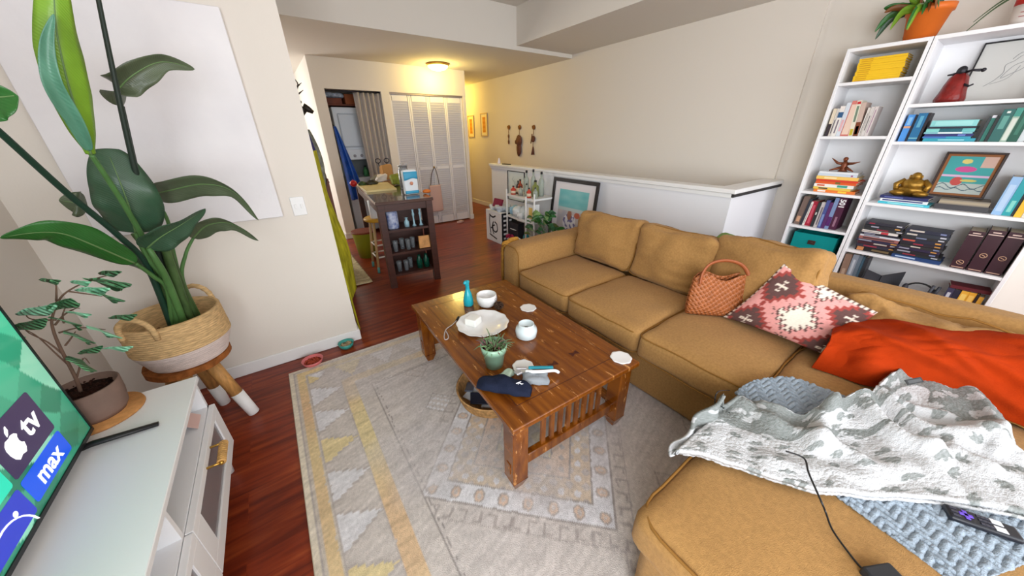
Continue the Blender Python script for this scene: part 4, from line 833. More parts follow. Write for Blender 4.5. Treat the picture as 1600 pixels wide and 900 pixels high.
def leafd(p,u,v):
    p=p.copy(); h=0
    for S_,w_,a in RD:
        d=rdist(p,S_)
        if d<w_*2.6: h+=.62*a*math.exp(-(d/w_)**2*1.1)
    h*=min(1,u*7+.05); q=V((p.x,p.y,0)); h+=.007*noise.noise(q*16+V((0,0,3)))+.012*abs(noise.noise(q*9))*1.3+.0022*noise.noise(q*140)
    if p.y<.30: 
        p.z=max(p.z*.5+.5*.51,.522 if v>.02 else .508)+min(h,.105); 
    else: p.y+=.012*math.sin(p.x*45)+.006*noise.noise(q*20); p.z+=.004*math.sin(p.x*30)
    return p
def leafc(u,v):
    x,y=u*1.05,v*.75; r=0
    for i in range(-1,2):
        for j in range(-1,2):
            ci,cj=math.floor(x/.080)+i,math.floor(y/.080)+j; h1=(math.sin(ci*127.1+cj*311.7)*43758.54)%1; h2=(math.sin(ci*269.5+cj*183.3)*28001.8)%1
            cx,cy=(ci+.2+.6*h1)*.080,(cj+.2+.6*h2)*.080; an=h1*6.28
            for q in (-.75,0,.75):
                ax=an+q; ex,ey=cx+.017*math.cos(ax),cy+.017*math.sin(ax); dx,dy=x-ex,y-ey; l=dx*math.cos(ax)+dy*math.sin(ax); w_=-dx*math.sin(ax)+dy*math.cos(ax)
                if (l/.019)**2+(w_/.009)**2<1 and h2>.15: r=1
    inv=(v>.60 and (noise.noise(V((u*5,v*6,2)))>-.05)) or (u<.36 and .60<v) 
    g=V((.46,.48,.47)); wv=V((.77,.775,.785))
    sp=noise.noise(V((u*130,v*100,5))); c=(wv.lerp(g,.15) if r else g.lerp(wv,.18+.3*sp)) if inv else (g.lerp(wv,.30+.5*sp) if r else wv)
    c=c*(1+.05*noise.noise(V((u*160,v*120,0)))); return lin3(c)
b=MB()
bot=Z_([(1056,712,.50),(1110,722,.503),(1180,744,.503),(1260,770,.503),(1330,780,.503),(1460,790,.503),(1560,806,.503),(1660,830,.503)])
topb=[px(1128,618,Y=.302)]+Z_([(1162,622,.54),(1205,634,.55),(1252,644,.56),(1290,632,.57),(1332,614,.58),(1360,610,.58),(1390,584,.58),(1428,566,.60),(1470,574,.60),(1510,592,.585)])
lf=[bot[0],px(1047,712,Y=.315),px(1054,695,Y=.325),px(1076,668,Y=.325),px(1102,640,Y=.32),topb[0]]
rt=[bot[-1]]+Z_([(1640,780,.50),(1608,735,.505),(1582,700,.52),(1578,665,.545),(1552,622,.57)])+[topb[-1]]
b.grid(coons(bot,topb,lf,rt,0,0,leafd),300,200,cfn=leafc)
lb=tag(b.build('leaf_blanket',vmat('plush_leaf_print',.95,bump=.8,bs=300),solid=.010),'crumpled white plush blanket with grey leaf print heaped across the chaise','blanket')
M=frame(px(1418,602,Z=.650),(.85,-.45,.1),(.35,.6,.6)); b=MB(); b.bx(0,.062,0,.018,0,.002); b.bx(.006,.056,.004,.014,.002,.0026,m=1); b.xf(M); b.build('care_label',[BLACK,mat('label_grey',(70,72,74),.6)],lb)
# orange blanket over the slouched cushion
def orf(p,u,v):
    p=p.copy(); q=V((u*3,v*2,0)); k=.030*noise.noise(V((u*3.2+v*2.0,v*3-u*2,4)))+.016*abs(noise.noise(V((u*6-v*6,v*3+u*2,7)))); bu=math.sin(PI*min(1,max(0,v)))
    n_=V((-.8,0,.6)); p+=n_*(bu*.050+max(0,k)*1.15*min(1,v*4)*min(1,(1-v)*5+.3)+.018*math.exp(-((v-.55-.35*math.sin(u*5))/.05)**2)*math.sin(PI*u)+.016*math.exp(-((v-.95+.9*u)/.05)**2)+.016*math.exp(-((v-1.35+1.1*u)/.06)**2)+.0015*noise.noise(p*40)); p.z=max(p.z,.489); return p
b=MB()
bot=Z_([(1268,574,.492),(1310,588,.492),(1352,602,.492),(1420,612,.492),(1530,640,.492),(1660,690,.492)]); tp_=[px(x,y,X=2.185) for x,y in ((1303,506),(1335,497),(1400,500),(1500,512),(1600,525),(1700,540))]
b.grid(coons(bot,tp_,[bot[0],px(1292,546,Z=.56),px(1300,525,Z=.62),tp_[0]],[bot[-1],bot[-1].lerp(tp_[-1],.5),tp_[-1]],0,0,orf),160,90)
tag(b.build('orange_blanket',mat('burnt_orange_fleece',(156,46,4),.95,var=.12,vs=10,bump=.3,bs=200),solid=.006),'burnt orange throw blanket draped over the low slouched cushion of the sofa','blanket')
# kilim pillow
def pil(u,v):
    pk=V((.86,.60,.58)); cr=V((.90,.84,.78)); dk=V((.38,.28,.27)); rd=V((.60,.28,.26))
    c=pk; su=20.
    def med(cu,cv,ru,rv):
        a=abs(u-cu)/ru; e=abs(v-cv)/rv; return a+e+.50*abs((((a-e)*3.0)%1)-.5)
    for j in (-.53,.10,.72,1.34):
        m_=med(.2,j,.27,.36)
        if m_<1: c=rd if m_>.78 else dk if m_>.30 else (cr if m_>.19 else dk)
        m_=med(.90,j,.27,.36)
        if m_<1: c=rd if m_>.78 else dk if m_>.30 else (cr if m_>.19 else dk)
    for j in (-.21,.41,1.03):
        m_=med(.55,j,.27,.38)
        if m_<1.10: 
            c=cr if m_<.62 else (dk if .66<m_<.95 and ((u*23+v*9)%1)<.55 else cr if m_<.8 else pk)
            if m_<.14: c=dk
            elif m_<.20: c=cr
    for (cu,cv) in ((.02,.42),(.38,.98),(.38,.36+.38)):
        pass
    if v>.955: c=cr if ((u*20)%1)<.5 else dk
    if u<.03: c=cr if ((v*14)%1)<.45 else dk
    return lin3(c*(1+.06*noise.noise(V((u*90,v*90,1)))))
def pillow(cs,T,pat,m,n=70):
    BL,BR,TR,TL=[V(c) for c in cs]; nn=(BR-BL).cross(TL-BL).normalized(); b=MB()
    def f(sg):
        def g(u,v):
            a,e=2*u-1,2*v-1; bul=((1-a*a)*(1-e*e))**.42; pin=.05*(1-abs(a)**2)*abs(e)**3; pin2=.05*(1-e*e)*abs(a)**3
            uu=.5+(u-.5)*(1-pin2*2*.7); vv=.5+(v-.5)*(1-pin*2*.7)
            p=BL*(1-uu)*(1-vv)+BR*uu*(1-vv)+TR*uu*vv+TL*(1-uu)*vv
            return p+nn*(sg*T*bul+.006*noise.noise(p*12)*bul)
        return g
    b.grid(f(1),n,n,cfn=pat); b.grid(f(-1),24,24,cfn=pat)
    return b
BL_=px(1130,495,Z=.505); B_=px(1303,562,Z=.505); T_=px(1227,408,X=2.03); R_=px(1372,488,X=2.13)
pillow([BL_,B_,R_,T_],-.07 if (B_-BL_).cross(T_-BL_).x>0 else .07,pil,None).build('kilim_pillow',vmat('kilim_weave',.95,bump=.6,bs=350),solid=.0)
tag(bpy.data.objects['kilim_pillow'],'pink, brown and cream kilim patterned pillow tilted on one corner against the sofa back','pillow')
# handbag
HO=px(1072,488,Z=.497); HS=(px(1159,493,Z=.497)-HO); HW=HS.length*1.04; HS.normalize(); HT=V((.10,.03,1)).normalized()
HM=frame(HO+HS*HW*.5,HS,HT); HL=mat('woven_tan_leather',(160,92,50),.45,var=.2,vs=60)
def weave(m):
    N=m.node_tree.nodes; L=m.node_tree.links; b_=N['Principled BSDF']; tc=N.new('ShaderNodeTexCoord'); outs=[]
    for d in ('X','Z'):
        wv=N.new('ShaderNodeTexWave'); wv.bands_direction=d; wv.inputs['Scale'].default_value=18
        mp=N.new('ShaderNodeMapping'); mp.inputs['Rotation'].default_value=(0,.75,.5); L.new(tc.outputs['Object'],mp.inputs[0]); L.new(mp.outputs[0],wv.inputs[0]); outs.append(wv.outputs['Fac'])
    mt=N.new('ShaderNodeMath'); mt.operation='MULTIPLY'; L.new(outs[0],mt.inputs[0]); L.new(outs[1],mt.inputs[1])
    k=N.new('ShaderNodeBump'); k.inputs['Strength'].default_value=1; k.inputs['Distance'].default_value=.006; L.new(mt.outputs[0],k.inputs['Height']); L.new(k.outputs[0],b_.inputs['Normal'])
weave(HL)
t=thing('woven_handbag','tan woven leather handbag with one arched handle standing on the sofa seat','handbag',tuple(HO+HS*HW*.5))
def bagf(sg):
    def f(u,v):
        a=2*u-1; hh=.262-.05*math.exp(-(a/.45)**2)*(1 if sg>0 else .7)-.050*abs(a)**5; w_=HW*.5*(1.06-.10*v+.03*math.sin(PI*v)); 
        th=.055*(1-v*.72)*(1-abs(a)**3)**.6 + .004; x=math.copysign(abs(a)**.9,a)*w_*(1-.04*(1-v)**8); z=hh*v
        th*= (1-(1-v)**10*.6)
        return HM@V((x,z,sg*th))
    return f
b=MB(); b.grid(bagf(1),44,34); b.grid(bagf(-1),44,34); b.build('bag_body',HL,t,solid=.005)
b=MB(); b.tube(spline([HM@V(p) for p in ((-.125,.19,.03),(-.120,.255,.025),(-.085,.305,.015),(-.01,.325,.01),(.07,.305,.012),(.115,.25,.02),(.118,.19,.03))],8),[.011]*49,8,flat=.6); b.build('handle',mat('tan_leather',(150,80,42),.5),t)
# remote
t=thing('remote_control','black remote with purple cross pad lying on the plush blanket','remote control',tuple(px(1535,818,Z=.51)))
a0,a1=px(1480,795,Z=.524),px(1597,835,Z=.524); RM=frame(a0,(a1-a0),(.55,.82,0)); L_=(a1-a0).length
b=MB(); b.bx(0,L_,-.022,.022,-.018,0,.007,seg=3); b.xf(RM); b.build('body',mat('remote_black',(28,30,38),.35),t)
b=MB(); b.bx(L_*.26-.013,L_*.26+.013,-.0045,.0045,0,.0025,.001); b.bx(L_*.26-.0045,L_*.26+.0045,-.013,.013,0,.0025,.001); b.xf(RM); b.build('cross_pad',mat('purple_rubber',(104,74,196),.5),t)
for k,x in enumerate((.08,.13,.46,.52,.58)):
    for y in (-.011,0,.011): b=MB(); b.box((x*L_,y,.001),(.007,.006,.002)); b.xf(RM); b.build('button',mat('dark_button',(60,60,72),.5),t)
for x in (.66,.74):
    for y in (-.010,.010): b=MB(); b.box((x*L_,y,.001),(.010,.014,.0016)); b.xf(RM); b.build('shortcut_button',mat('white_button',(222,222,228),.5),t)
# charging cord and adapter
b=MB(); b.tube(spline([px(1228,705,Z=.56),px(1256,716,Z=.556),px(1264,740,Z=.548),px(1283,783,Z=.532),px(1290,800,Z=.505),px(1302,830,Z=.495),px(1335,875,Z=.490),px(1352,893,Z=.490)],8),.0026,6)
t=b.build('charging_cord',BLACK); tag(t,'thin black cable running off the leaf blanket across the chaise cushion','cable')
a=px(1368,900,Z=.49); b=MB(); b.box((0,0,.014),(.075,.045,.026),.005,seg=2); b.xf(Matrix.Translation((a.x,a.y-.01,.487))@Matrix.Rotation(-.5,4,'Z')); tag(b.build('power_adapter',mat('adapter_black',(34,36,40),.5)),'small black power adapter on the chaise at the end of the cable','adapter')
b=MB(); b.tube(spline([px(1140,610,Z=.50),px(1122,612,Y=.31),px(1117,628,Y=.315),px(1122,640,Y=.32),px(1140,645,Z=.53)],8),.002,6); tag(b.build('cable_loop',BLACK),'thin dark cable loop hanging over the sofa edge beside the leaf blanket','cable')
# green folded blanket behind the sofa
b=MB(); b.cushion((2.62,.90,.722),(.24,.34,.09),.03,n=10,wob=.01); 
tag(b.build('green_folded_towel',mat('soft_green',(120,148,84),.9,bump=.5,bs=200)),'folded green towel behind the sofa at the end of the half wall','towel')
b=MB(); b.bx(2.50,2.76,.74,1.08,.012,.672,.004); tag(b.build('side_crate',WHITE),'white storage box behind the sofa under the folded green towel','box')

# ================================================================= ON THE COFFEE TABLE
ZT=.4402
t=thing('spray_bottle','small teal glass bottle with curved spout at the far left of the table','bottle',(.862,1.745,ZT))
TG=mat('teal_glass',(24,172,190),.12,trans=.1,coat=.5); b=MB(); b.lathe([(0,0),(.030,0),(.033,.01),(.032,.045),(.024,.085),(.014,.115),(.012,.135),(.015,.14),(0,.142)],(.862,1.745,ZT),28); b.build('body',TG,t)
b=MB(); b.tube([(.862,1.745,ZT+.135),(.860,1.745,ZT+.155),(.845,1.738,ZT+.172),(.832,1.73,ZT+.168)],[.012,.016,.013,.006],12); b.ball((.866,1.75,ZT+.165),(.016,.014,.012)); b.build('spout',TG,t)
t=thing('ceramic_cup','white ceramic cup bowl with grey sketch marks near the teal bottle','bowl',(.955,1.665,ZT))
b=MB(); b.lathe([(0,0),(.04,0),(.058,.02),(.066,.055),(.064,.085),(.060,.085),(.061,.055),(.05,.02),(0,.012)],(.955,1.665,ZT),32); c=b.build('cup',CERAM,t)
b=MB(); b.tube(spline([(.955+.0665*math.cos(a),1.665+.0665*math.sin(a),ZT+.05+.014*math.sin(a*9)) for a in (-1.2,-1.0,-.8,-.6,-.4)],5),.0018,5); b.tube(spline([(.955+.0665*math.cos(a),1.665+.0665*math.sin(a),ZT+.062+.008*math.cos(a*12)) for a in (-1.1,-.9,-.7,-.5)],5),.0018,5); b.build('marking',mat('grey_glaze',(130,130,134),.5),c)
t=thing('scalloped_platter','large white scalloped ceramic platter on the left half of the table','platter',(.80,1.455,ZT))
b=MB(); b.lathe([(0,0),(.09,0),(.13,.012),(.150,.028),(.152,.030),(.147,.030),(.125,.018),(.085,.008),(0,.008)],(.80,1.455,ZT),96,lobes=(12,.022)); b.build('dish',CERAM,t)
b=MB(); b.box((.765,1.505,ZT+.030),(.075,.075,.045),.006,rot=RZ(.5),seg=2); tag(b.build('white_candle_block',mat('candle_wax',(238,238,234),.5)),'small white square candle block standing on the platter','candle')
t=thing('pine_cone','dark open pine cone on the table beside the white cup','pine cone',(.99,1.575,ZT))
b=MB()
for i in range(7):
    for k in range(9): a=k*.7+i*.35; r=.028*math.sin(PI*(i+1.2)/9); b.ball((.99+r*math.cos(a),1.575+r*math.sin(a),ZT+.008+i*.0065),(.008,.008,.0035),0,6,4)
b.tube([(.99,1.575,ZT),(.99,1.575,ZT+.045)],[.012,.006],8); b.build('scales',mat('cone_brown',(70,52,42),.8,var=.5,vs=80),t)
for (x,y,w_) in ((1.150,1.472,'scalloped white coaster near the sofa side of the table, behind the candle jar'),(.768,1.018,'scalloped white coaster next to the green plant pot and navy pouch'),(1.205,.785,'scalloped white coaster alone at the near right corner of the table')):
    b=MB(); b.lathe([(0,0),(.048,0),(.052,.004),(.051,.007),(.044,.006),(0,.006)],(x,y,ZT),80,lobes=(8,.035)); tag(b.build('coaster',CERAM),w_,'coaster','white scalloped coasters')
t=thing('candle_jar','round milky glass candle jar in the middle of the table','candle',(.945,1.225,ZT))
b=MB(); b.lathe([(0,0),(.050,0),(.058,.008),(.061,.040),(.056,.058),(.044,.066),(.043,.082),(.040,.082),(.040,.064),(0,.055)],(.945,1.225,ZT),36); b.build('jar',mat('milk_glass',(214,228,232),.15,coat=.6),t)
b=MB(); b.tube([(.945,1.225,ZT+.048),(.947,1.222,ZT+.064)],.0015,6); b.lathe([(.0,0),(.039,0)],(.945,1.225,ZT+.0575),20); b.build('wax_and_wick',mat('wax_pale',(222,216,214),.5),t)
t=thing('green_plant_pot','pale green pot with wispy succulent on the left edge of the table','potted plant',(.655,1.125,ZT))
PC=V((.665,1.115,ZT)); b=MB(); b.lathe([(0,0),(.042,0),(.054,.085),(.060,.085),(.064,.122),(.060,.122),(.055,.10),(0,.098)],PC,36); b.build('pot',mat('sage_glaze',(140,178,152),.35,coat=.3),t)
b=MB(); b.lathe([(0,0),(.053,-.001)],PC+V((0,0,.106)),20); b.build('soil',SOIL,t)
random.seed(4); SG=mat('succulent_green',(92,118,78),.5,var=.3,vs=30); SG2=mat('succulent_mauve',(110,70,72),.5)
b=MB(); b2=MB()
for k in range(95):
    a=random.uniform(0,6.28); r=random.uniform(.0,.048); q=random.uniform(.015,.065); p0=PC+V((r*math.cos(a),r*math.sin(a),.105)); a2=a+random.uniform(-.8,.8); p2=p0+V((q*math.cos(a2),q*math.sin(a2),random.uniform(-.012,.035) if q>.03 else random.uniform(.01,.04))); mid=p0.lerp(p2,.5)+V((0,0,.014))
    (b if k%4 else b2).tube([p0,mid,p2],[.0028,.0026,.0006],5)
b.tube(spline([PC+V((-.01,.02,.09)),PC+V((-.005,.02,.15)),PC+V((-.02,.025,.205))],5),[.005,.0015],6); b.tube([PC+V((-.008,.02,.15)),PC+V((-.045,.02,.158))],[.004,.001],5)
b.build('leaves',SG,t); b2.build('mauve_leaves',SG2,t)
# navy pouch
A0,A1=V((.525,1.035,0)),V((.685,.850,0)); dr=(A1-A0); Lp=dr.length; FM=frame((A0.x,A0.y,ZT),dr,(-dr.y,dr.x,0)); t=thing('navy_sock_bundle','rolled navy blue sock with small white mark at the near left edge of the table','sock',tuple((A0+A1)/2+V((0,0,ZT))))
b=MB(); 
def sk(u,v):
    x=Lp*u; a=2*PI*v; w_=.048*(math.sin(PI*min(1,u*.96+.02))**.28)*(1+.06*math.sin(u*9)); h=.030*(math.sin(PI*min(1,u*.96+.02))**.35); n_=.004*noise.noise(V((x*30,math.cos(a)*2,math.sin(a)*2)))
    return FM@V((x,(w_+n_)*math.cos(a),max(.0005,h+(h+n_)*math.sin(a))+ .006*math.sin(u*14+math.cos(a)*2)*(math.sin(a)>0)))
b.grid(sk,40,28); s=b.build('sock_body',mat('navy_knit',(30,36,56),.9,bump=.6,bs=250),t)
b=MB(); m_=lambda x,y:(FM@V((Lp*.80+x,-.008+y,.062))); b.tube([m_(-.014,-.008),m_(-.004,.0),m_(.004,.010)],[.0022,.003,.001],5); b.tube([m_(-.004,.0),m_(.010,-.006),m_(.016,-.002)],[.0028,.002,.001],5); b.tube([m_(-.006,-.002),m_(-.004,-.012)],[.002,.001],5); b.build('emblem',mat('white_print',(235,235,240),.6),s)
b=MB(); b.cushion((.755,.905,ZT+.018),(.12,.07,.032),.014,n=10,rot=RZ(-.55),wob=.008,ws=20); tag(b.build('grey_cloth',mat('grey_knit',(140,146,152),.9,bump=.5,bs=200)),'crumpled grey sock lying behind the navy sock','sock')
b=MB(); b.cushion((.655,1.000,ZT+.018),(.085,.05,.032),.014,n=10,rot=RZ(.3),wob=.006,ws=20); tag(b.build('mint_cloth',mat('pale_mint',(176,196,178),.9,bump=.5,bs=200)),'pale mint cloth tucked between plant pot and navy sock','cloth')
t=thing('pen_knife','teal and silver pocket tool resting on the grey sock','tool',(.77,.945,ZT+.03)); z=ZT+.042
b=MB(); b.box((.80,.925,z),(.115,.018,.010),.003,rot=RZ(-.62)); b.build('handle',mat('teal_metal',(40,150,170),.35),t); b=MB(); b.box((.725,.975,z),(.05,.014,.008),.002,rot=RZ(-.62)); b.box((.70,.965,z-.006),(.03,.03,.012),.003); b.build('silver_head',mat('silver',(200,200,205),.3,metal=.7),t)
b=MB(); b.tube(spline([(.73,.95,ZT+.035),(.78,.90,ZT+.045),(.84,.875,ZT+.038),(.862,.868,ZT+.02)],6),[.010,.007],8,flat=.5); tag(b.build('white_strap',mat('white_strap_cloth',(226,228,228),.7)),'white strap lying along the grey sock','strap')
b=MB(); b.tube(spline([(.73,1.63,ZT+.006),(.70,1.60,ZT+.006),(.66,1.575,ZT+.004),(.61,1.55,ZT+.004),(.575,1.50,ZT+.003),(.56,1.46,ZT+.003),(.575,1.455,ZT+.003),(.59,1.48,ZT+.003),(.60,1.53,ZT+.004)],6),.0028,6); o=b.build('hair_tie_cord',mat('grey_cord',(190,180,176),.8)); tag(o,'pale grey looped cord with dark tip near the left edge of the table','cord')
b=MB(); b.tube([(.73,1.63,ZT+.008),(.70,1.60,ZT+.008)],.006,8); b.build('tip',DARK,o)
# tray under the table
t=thing('rattan_tray','round shallow rattan basket of papers on the rug under the coffee table','basket',(.775,1.335,.0125)); C0=V((.775,1.335,.013))
b=MB(); b.lathe([(0,0),(.17,0),(.195,.02),(.205,.05),(.21,.085),(.216,.092),(.210,.097),(.202,.090),(.195,.05),(.18,.015),(0,.010)],C0,56); b.build('tray',wave_bump(mat('rattan_weave',(196,150,98),.75,var=.35,vs=50,bump=.6,bs=150),70,.8,'Z'),t)
for k,(dx,dy,dz,rz,w_,h_,c,lab,nm) in enumerate(((-.08,.06,.030,.4,.14,.10,(226,228,232),'white paper sheet at the back of the rattan tray','paper_sheet'),(-.09,-.02,.045,-.5,.13,.09,(40,44,62),'dark navy booklet in the middle of the rattan tray','booklet'),(-.04,-.09,.035,-.8,.15,.07,(214,218,226),'white booklet with dark edge at the front of the rattan tray','booklet'),(-.10,.10,.05,.9,.09,.05,(90,94,110),'grey card near the left rim of the rattan tray','card'),(.05,.02,.03,.2,.12,.12,(170,140,120),'brown envelope in the shadow of the rattan tray','envelope'))):
    b=MB(); b.box((C0.x+dx,C0.y+dy,C0.z+dz),(w_,h_,.008),.001,rot=RZ(rz)@RY(.15 if k%2 else -.12)); tag(b.build(nm,bmat(c)),lab,nm.split('_')[0],'papers in the rattan tray')
# ================================================================= HALF WALL CORNER
b=MB(); b.lathe([(0,0),(.022,0),(.024,.03),(.016,.055),(.010,.075),(.008,.085),(0,.086)],(3.0,4.62,1.0525),20); tag(b.build('lotion_bottle',mat('pale_plastic',(226,216,222),.4)),'small white bottle standing on the far end of the half wall ledge','bottle')
b=MB(); b.box((2.99,4.40,1.059),(.06,.17,.012),.003); tag(b.build('phone',BLACK),'small flat black phone lying on the half wall ledge','phone')
# rack
t=thing('shelf_rack','small white three tier metal shelf rack against the half wall, crowded with bottles','shelf rack',(2.73,3.5,0)); X0,X1,Ya,Yb=2.58,2.90,3.80,3.20
for x,y in ((X0,Ya),(X0,Yb),(X1,Ya),(X1,Yb),(2.55,3.33)): 
    b=MB(); b.tube([(x,y,0),(x,y,.80 if x!=2.55 else .76)],.011,8); b.build('post',TRIM,t)
for z in (.12,.45,.735):
    b=MB(); P=[(X0,Ya),(2.565,3.65),(2.545,3.45),(2.55,3.33),(X0,Yb),(X1,Yb),(X1,Ya)]; b.prism(P,.022,Matrix.Translation((0,0,z-.022))); b.build('shelf',TRIM,t)
def bottle(name,lab,x,y,z,r,h,m,neck=.35,capm=None,cat='bottle',grp='bottles on the white shelf rack',capc=None):
    t=thing(name,lab,cat,(x,y,z),grp); b=MB(); b.lathe([(0,0),(r,0),(r,h*.6),(r*.8,h*.68),(r*neck,h*.76),(r*neck,h*.93),(0,h*.93)],(x,y,z),18); b.build('body',m,t)
    b=MB(); b.lathe([(0,h*.9),(r*neck*1.15,h*.9),(r*neck*1.15,h),(0,h)],(x,y,z),12); b.build('cap',capm or BLACK,t); return t
AMB=mat('amber_liquor',(170,60,16),.1,trans=.3,coat=.5); CLR=mat('pale_bottle_glass',(206,216,206),.08,trans=.6); GRN=mat('olive_glass',(150,160,90),.1,trans=.4); RDL=mat('red_label',(190,60,40),.6)
for i,(x,y,r,h,m,l) in enumerate(((2.70,3.70,.028,.17,BLACK,'dark bottle with pale label'),(2.66,3.60,.034,.20,AMB,'tall amber bottle'),(2.62,3.70,.035,.11,RDL,'squat red and cream box-shaped bottle'),(2.63,3.55,.03,.12,CLR,'short clear bottle'),(2.78,3.62,.035,.30,CLR,'tall clear bottle at the back'),(2.80,3.50,.033,.32,CLR,'tallest clear bottle with grey cap'),(2.82,3.36,.036,.30,CLR,'tall pale bottle at the right back'),(2.66,3.46,.028,.16,CLR,'clear bottle with narrow neck in front'),(2.74,3.38,.045,.20,GRN,'round olive green bottle'),(2.62,3.36,.03,.12,RDL,'small reddish bottle at the right front'),(2.66,3.28,.03,.13,CLR,'small patterned clear bottle at the right end'))):
    t=bottle('liquor_bottle',l+' on top of the white rack',x,y,.7355,r,h,m)
    if m in (AMB,BLACK,RDL): b=MB(); b.lathe([(r*1.02,h*.15),(r*1.02,h*.45)],(x,y,.7355),16); b.build('label',mat('cream_label',(226,206,180),.7),t)
for i,(x,y,s_,c,lab,nm) in enumerate(((2.66,3.72,(.08,.07,.07),(150,196,220),'crumpled pale blue packet on the middle tier of the rack','packet'),(2.64,3.60,(.09,.09,.075),(226,232,234),'crumpled white bag on the middle tier of the rack','bag'),(2.66,3.48,(.08,.07,.085),(214,222,222),'pale crumpled packet beside the white mug on the rack','packet'))):
    b=MB(); b.ball((x,y,.4505+s_[2]*.92),s_,wob=.02,ws=9,u=20,v=14); 
    for v in b.bm.verts: v.co.z=max(v.co.z,.451)
    tag(b.build('soft_'+nm,mat('packet_%d'%i,c,.4)),lab,nm)
t=thing('starred_box','white box with yellow panel at the right of the middle rack tier','box',(2.66,3.34,.4505)); b=MB(); b.bx(2.60,2.70,3.24,3.42,.4505,.66,.003); b.build('carton',TRIM,t); b=MB(); b.bx(2.597,2.600,3.26,3.33,.48,.62); b.build('yellow_panel',mat('yellow_panel',(236,200,110),.6),t)
b=MB(); b.lathe([(0,0),(.035,0),(.037,.08),(.033,.08),(.031,.01),(0,.01)],(2.58,3.49,.4505),20); b.tube([(2.548,3.49,.47),(2.525,3.49,.49),(2.548,3.49,.515)],.005,6); tag(b.build('mug',CERAM),'white mug near the front edge of the middle rack tier','mug')
b=MB(); b.bx(2.59,2.70,3.56,3.78,.121,.36,.003); b.bx(2.585,2.59,3.60,3.74,.26,.27,m=1); tag(b.build('black_carton',[mat('black_card',(26,26,34),.6),TRIM]),'black carton with white line on the lowest tier of the rack','box')
b=MB(); b.lathe([(0,0),(.04,0),(.045,.08),(.03,.11),(0,.115)],(2.64,3.44,.121),16); tag(b.build('teal_jar',mat('teal_jar_glaze',(40,140,150),.3)),'small teal jar on the lowest tier of the rack','jar')
b=MB(); random.seed(3)
for k in range(9): b.ball((2.56+random.uniform(-.03,.03),3.70+random.uniform(-.08,.06),.16+random.uniform(-.02,.03)),.018,0,8,6,wob=.004)
tag(b.build('pink_flowers',mat('magenta_petals',(180,40,90),.7,var=.3)),'magenta flower cluster low on the rack beside the black carton','flowers')
# box with drawing
t=thing('appliance_box','white carton with black drawing and black lettered side on the floor by the half wall','box',(2.66,4.08,0)); BZ=.46
b=MB(); b.bx(2.525,2.80,3.87,4.29,.001,BZ,.002); b.build('carton',TRIM,t)
b=MB(); b.bx(2.53,2.798,3.8665,3.869,.004,BZ-.003); b.build('black_side',mat('black_card',(26,26,34),.6),t)
b=MB()
for P in ([(4.02,.40),(4.10,.37),(4.19,.40)],[(4.17,.40),(4.19,.30),(4.17,.12)],[(4.20,.10),(4.10,.08),(4.00,.06)],[(4.05,.31),(3.99,.28),(3.98,.20),(4.03,.16),(4.09,.18),(4.10,.24),(4.05,.26)],[(4.08,.31),(4.12,.22),(4.08,.12)],[(4.16,.20),(4.12,.21),(4.09,.2)]): b.tube(spline([(2.5235,y,z) for y,z in P],6),.011,6,flat=1)
for v in b.bm.verts: v.co.x=2.5238+(v.co.x-2.5235)*.08
b.build('drawing',BLACK,t)
for k in range(6):
    for j in range(2): z=.40-.065*k; b=MB(); b.bx(2.56+.1*j,2.56+.1*j+.07-.015*((k+j)%3),3.8655,3.8665,z,z+.028); b.build('side_lettering',mat('white_print',(235,235,240),.6),t)
b=MB(); b.prism([(0,0),(.17,0),(.19,.10),(.03,.13)],.035,frame((2.60,4.18,BZ+.03),(.25,-1,.15),(.3,.3,1))); tag(b.build('maroon_envelope',mat('maroon_card',(130,30,60),.7)),'maroon card sleeve propped on top of the white carton','card')
b=MB(); b.cushion((2.66,4.06,BZ+.035),(.22,.34,.065),.03,(0,0,.01),14,wob=.03,ws=12); 
for v in b.bm.verts: v.co.z=max(v.co.z,BZ+.002)
tag(b.build('plastic_bag',mat('thin_grey_plastic',(196,204,214),.25)),'crumpled translucent grey plastic bag on top of the white carton','bag')
# pictures leaning / hanging by the half wall
picture('small_framed_sketch','thin black framed pale sketch hung on the half wall behind the rack','picture',V((2.935,4.30,.56)),(0,-1,0),(0,0,1),.42,.42,.008,mat('thin_black_frame',(30,30,34),.4),None,('sketch_paper2',(222,232,232),.9))
b=MB()
for k in range(5): b.tube(spline([(2.9265,4.12-.02*k,.90-.03*k),(2.9265,4.16-.03*k,.86-.03*k),(2.9265,4.08-.01*k,.83-.035*k)],5),.0015,4)
tag(b.build('sketch_lines',mat('sketch_grey_line',(150,165,165),.9)),'faint grey pencil strokes on the small framed sketch','drawing')
o=bpy.data.objects['sketch_lines']; pf=[q for q in bpy.data.objects if q.name=='small_framed_sketch'][0]
o.parent=pf; o.location=o.location-pf.location; del o['label']; del o['category']
def beach(u,v):
    if v>.62: c=V((.42,.72,.74)).lerp(V((.60,.80,.80)),noise.noise(V((u*4,v*9,0)))*.5+.3)
    elif v>.55: c=V((.74,.80,.80))
    else:
        c=V((.78,.74,.73)).lerp(V((.70,.68,.72)),.5+noise.noise(V((u*6,v*6,3))))
        if (u-.45)**2/.05+(v-.30)**2/.035<1: c=V((.88,.87,.90)) if noise.noise(V((u*13,v*13,2)))>-.1 else V((.45,.44,.62))
        if (u-.44)**2/.006+(v-.46)**2/.012<1: c=V((.62,.42,.34))
        if (u-.70)**2/.01+(v-.48)**2/.004<1: c=V((.72,.38,.28))
        if (u-.45)**2/.05+(v-.05)**2/.008<1: c=V((.36,.28,.50))
    return lin3(c)
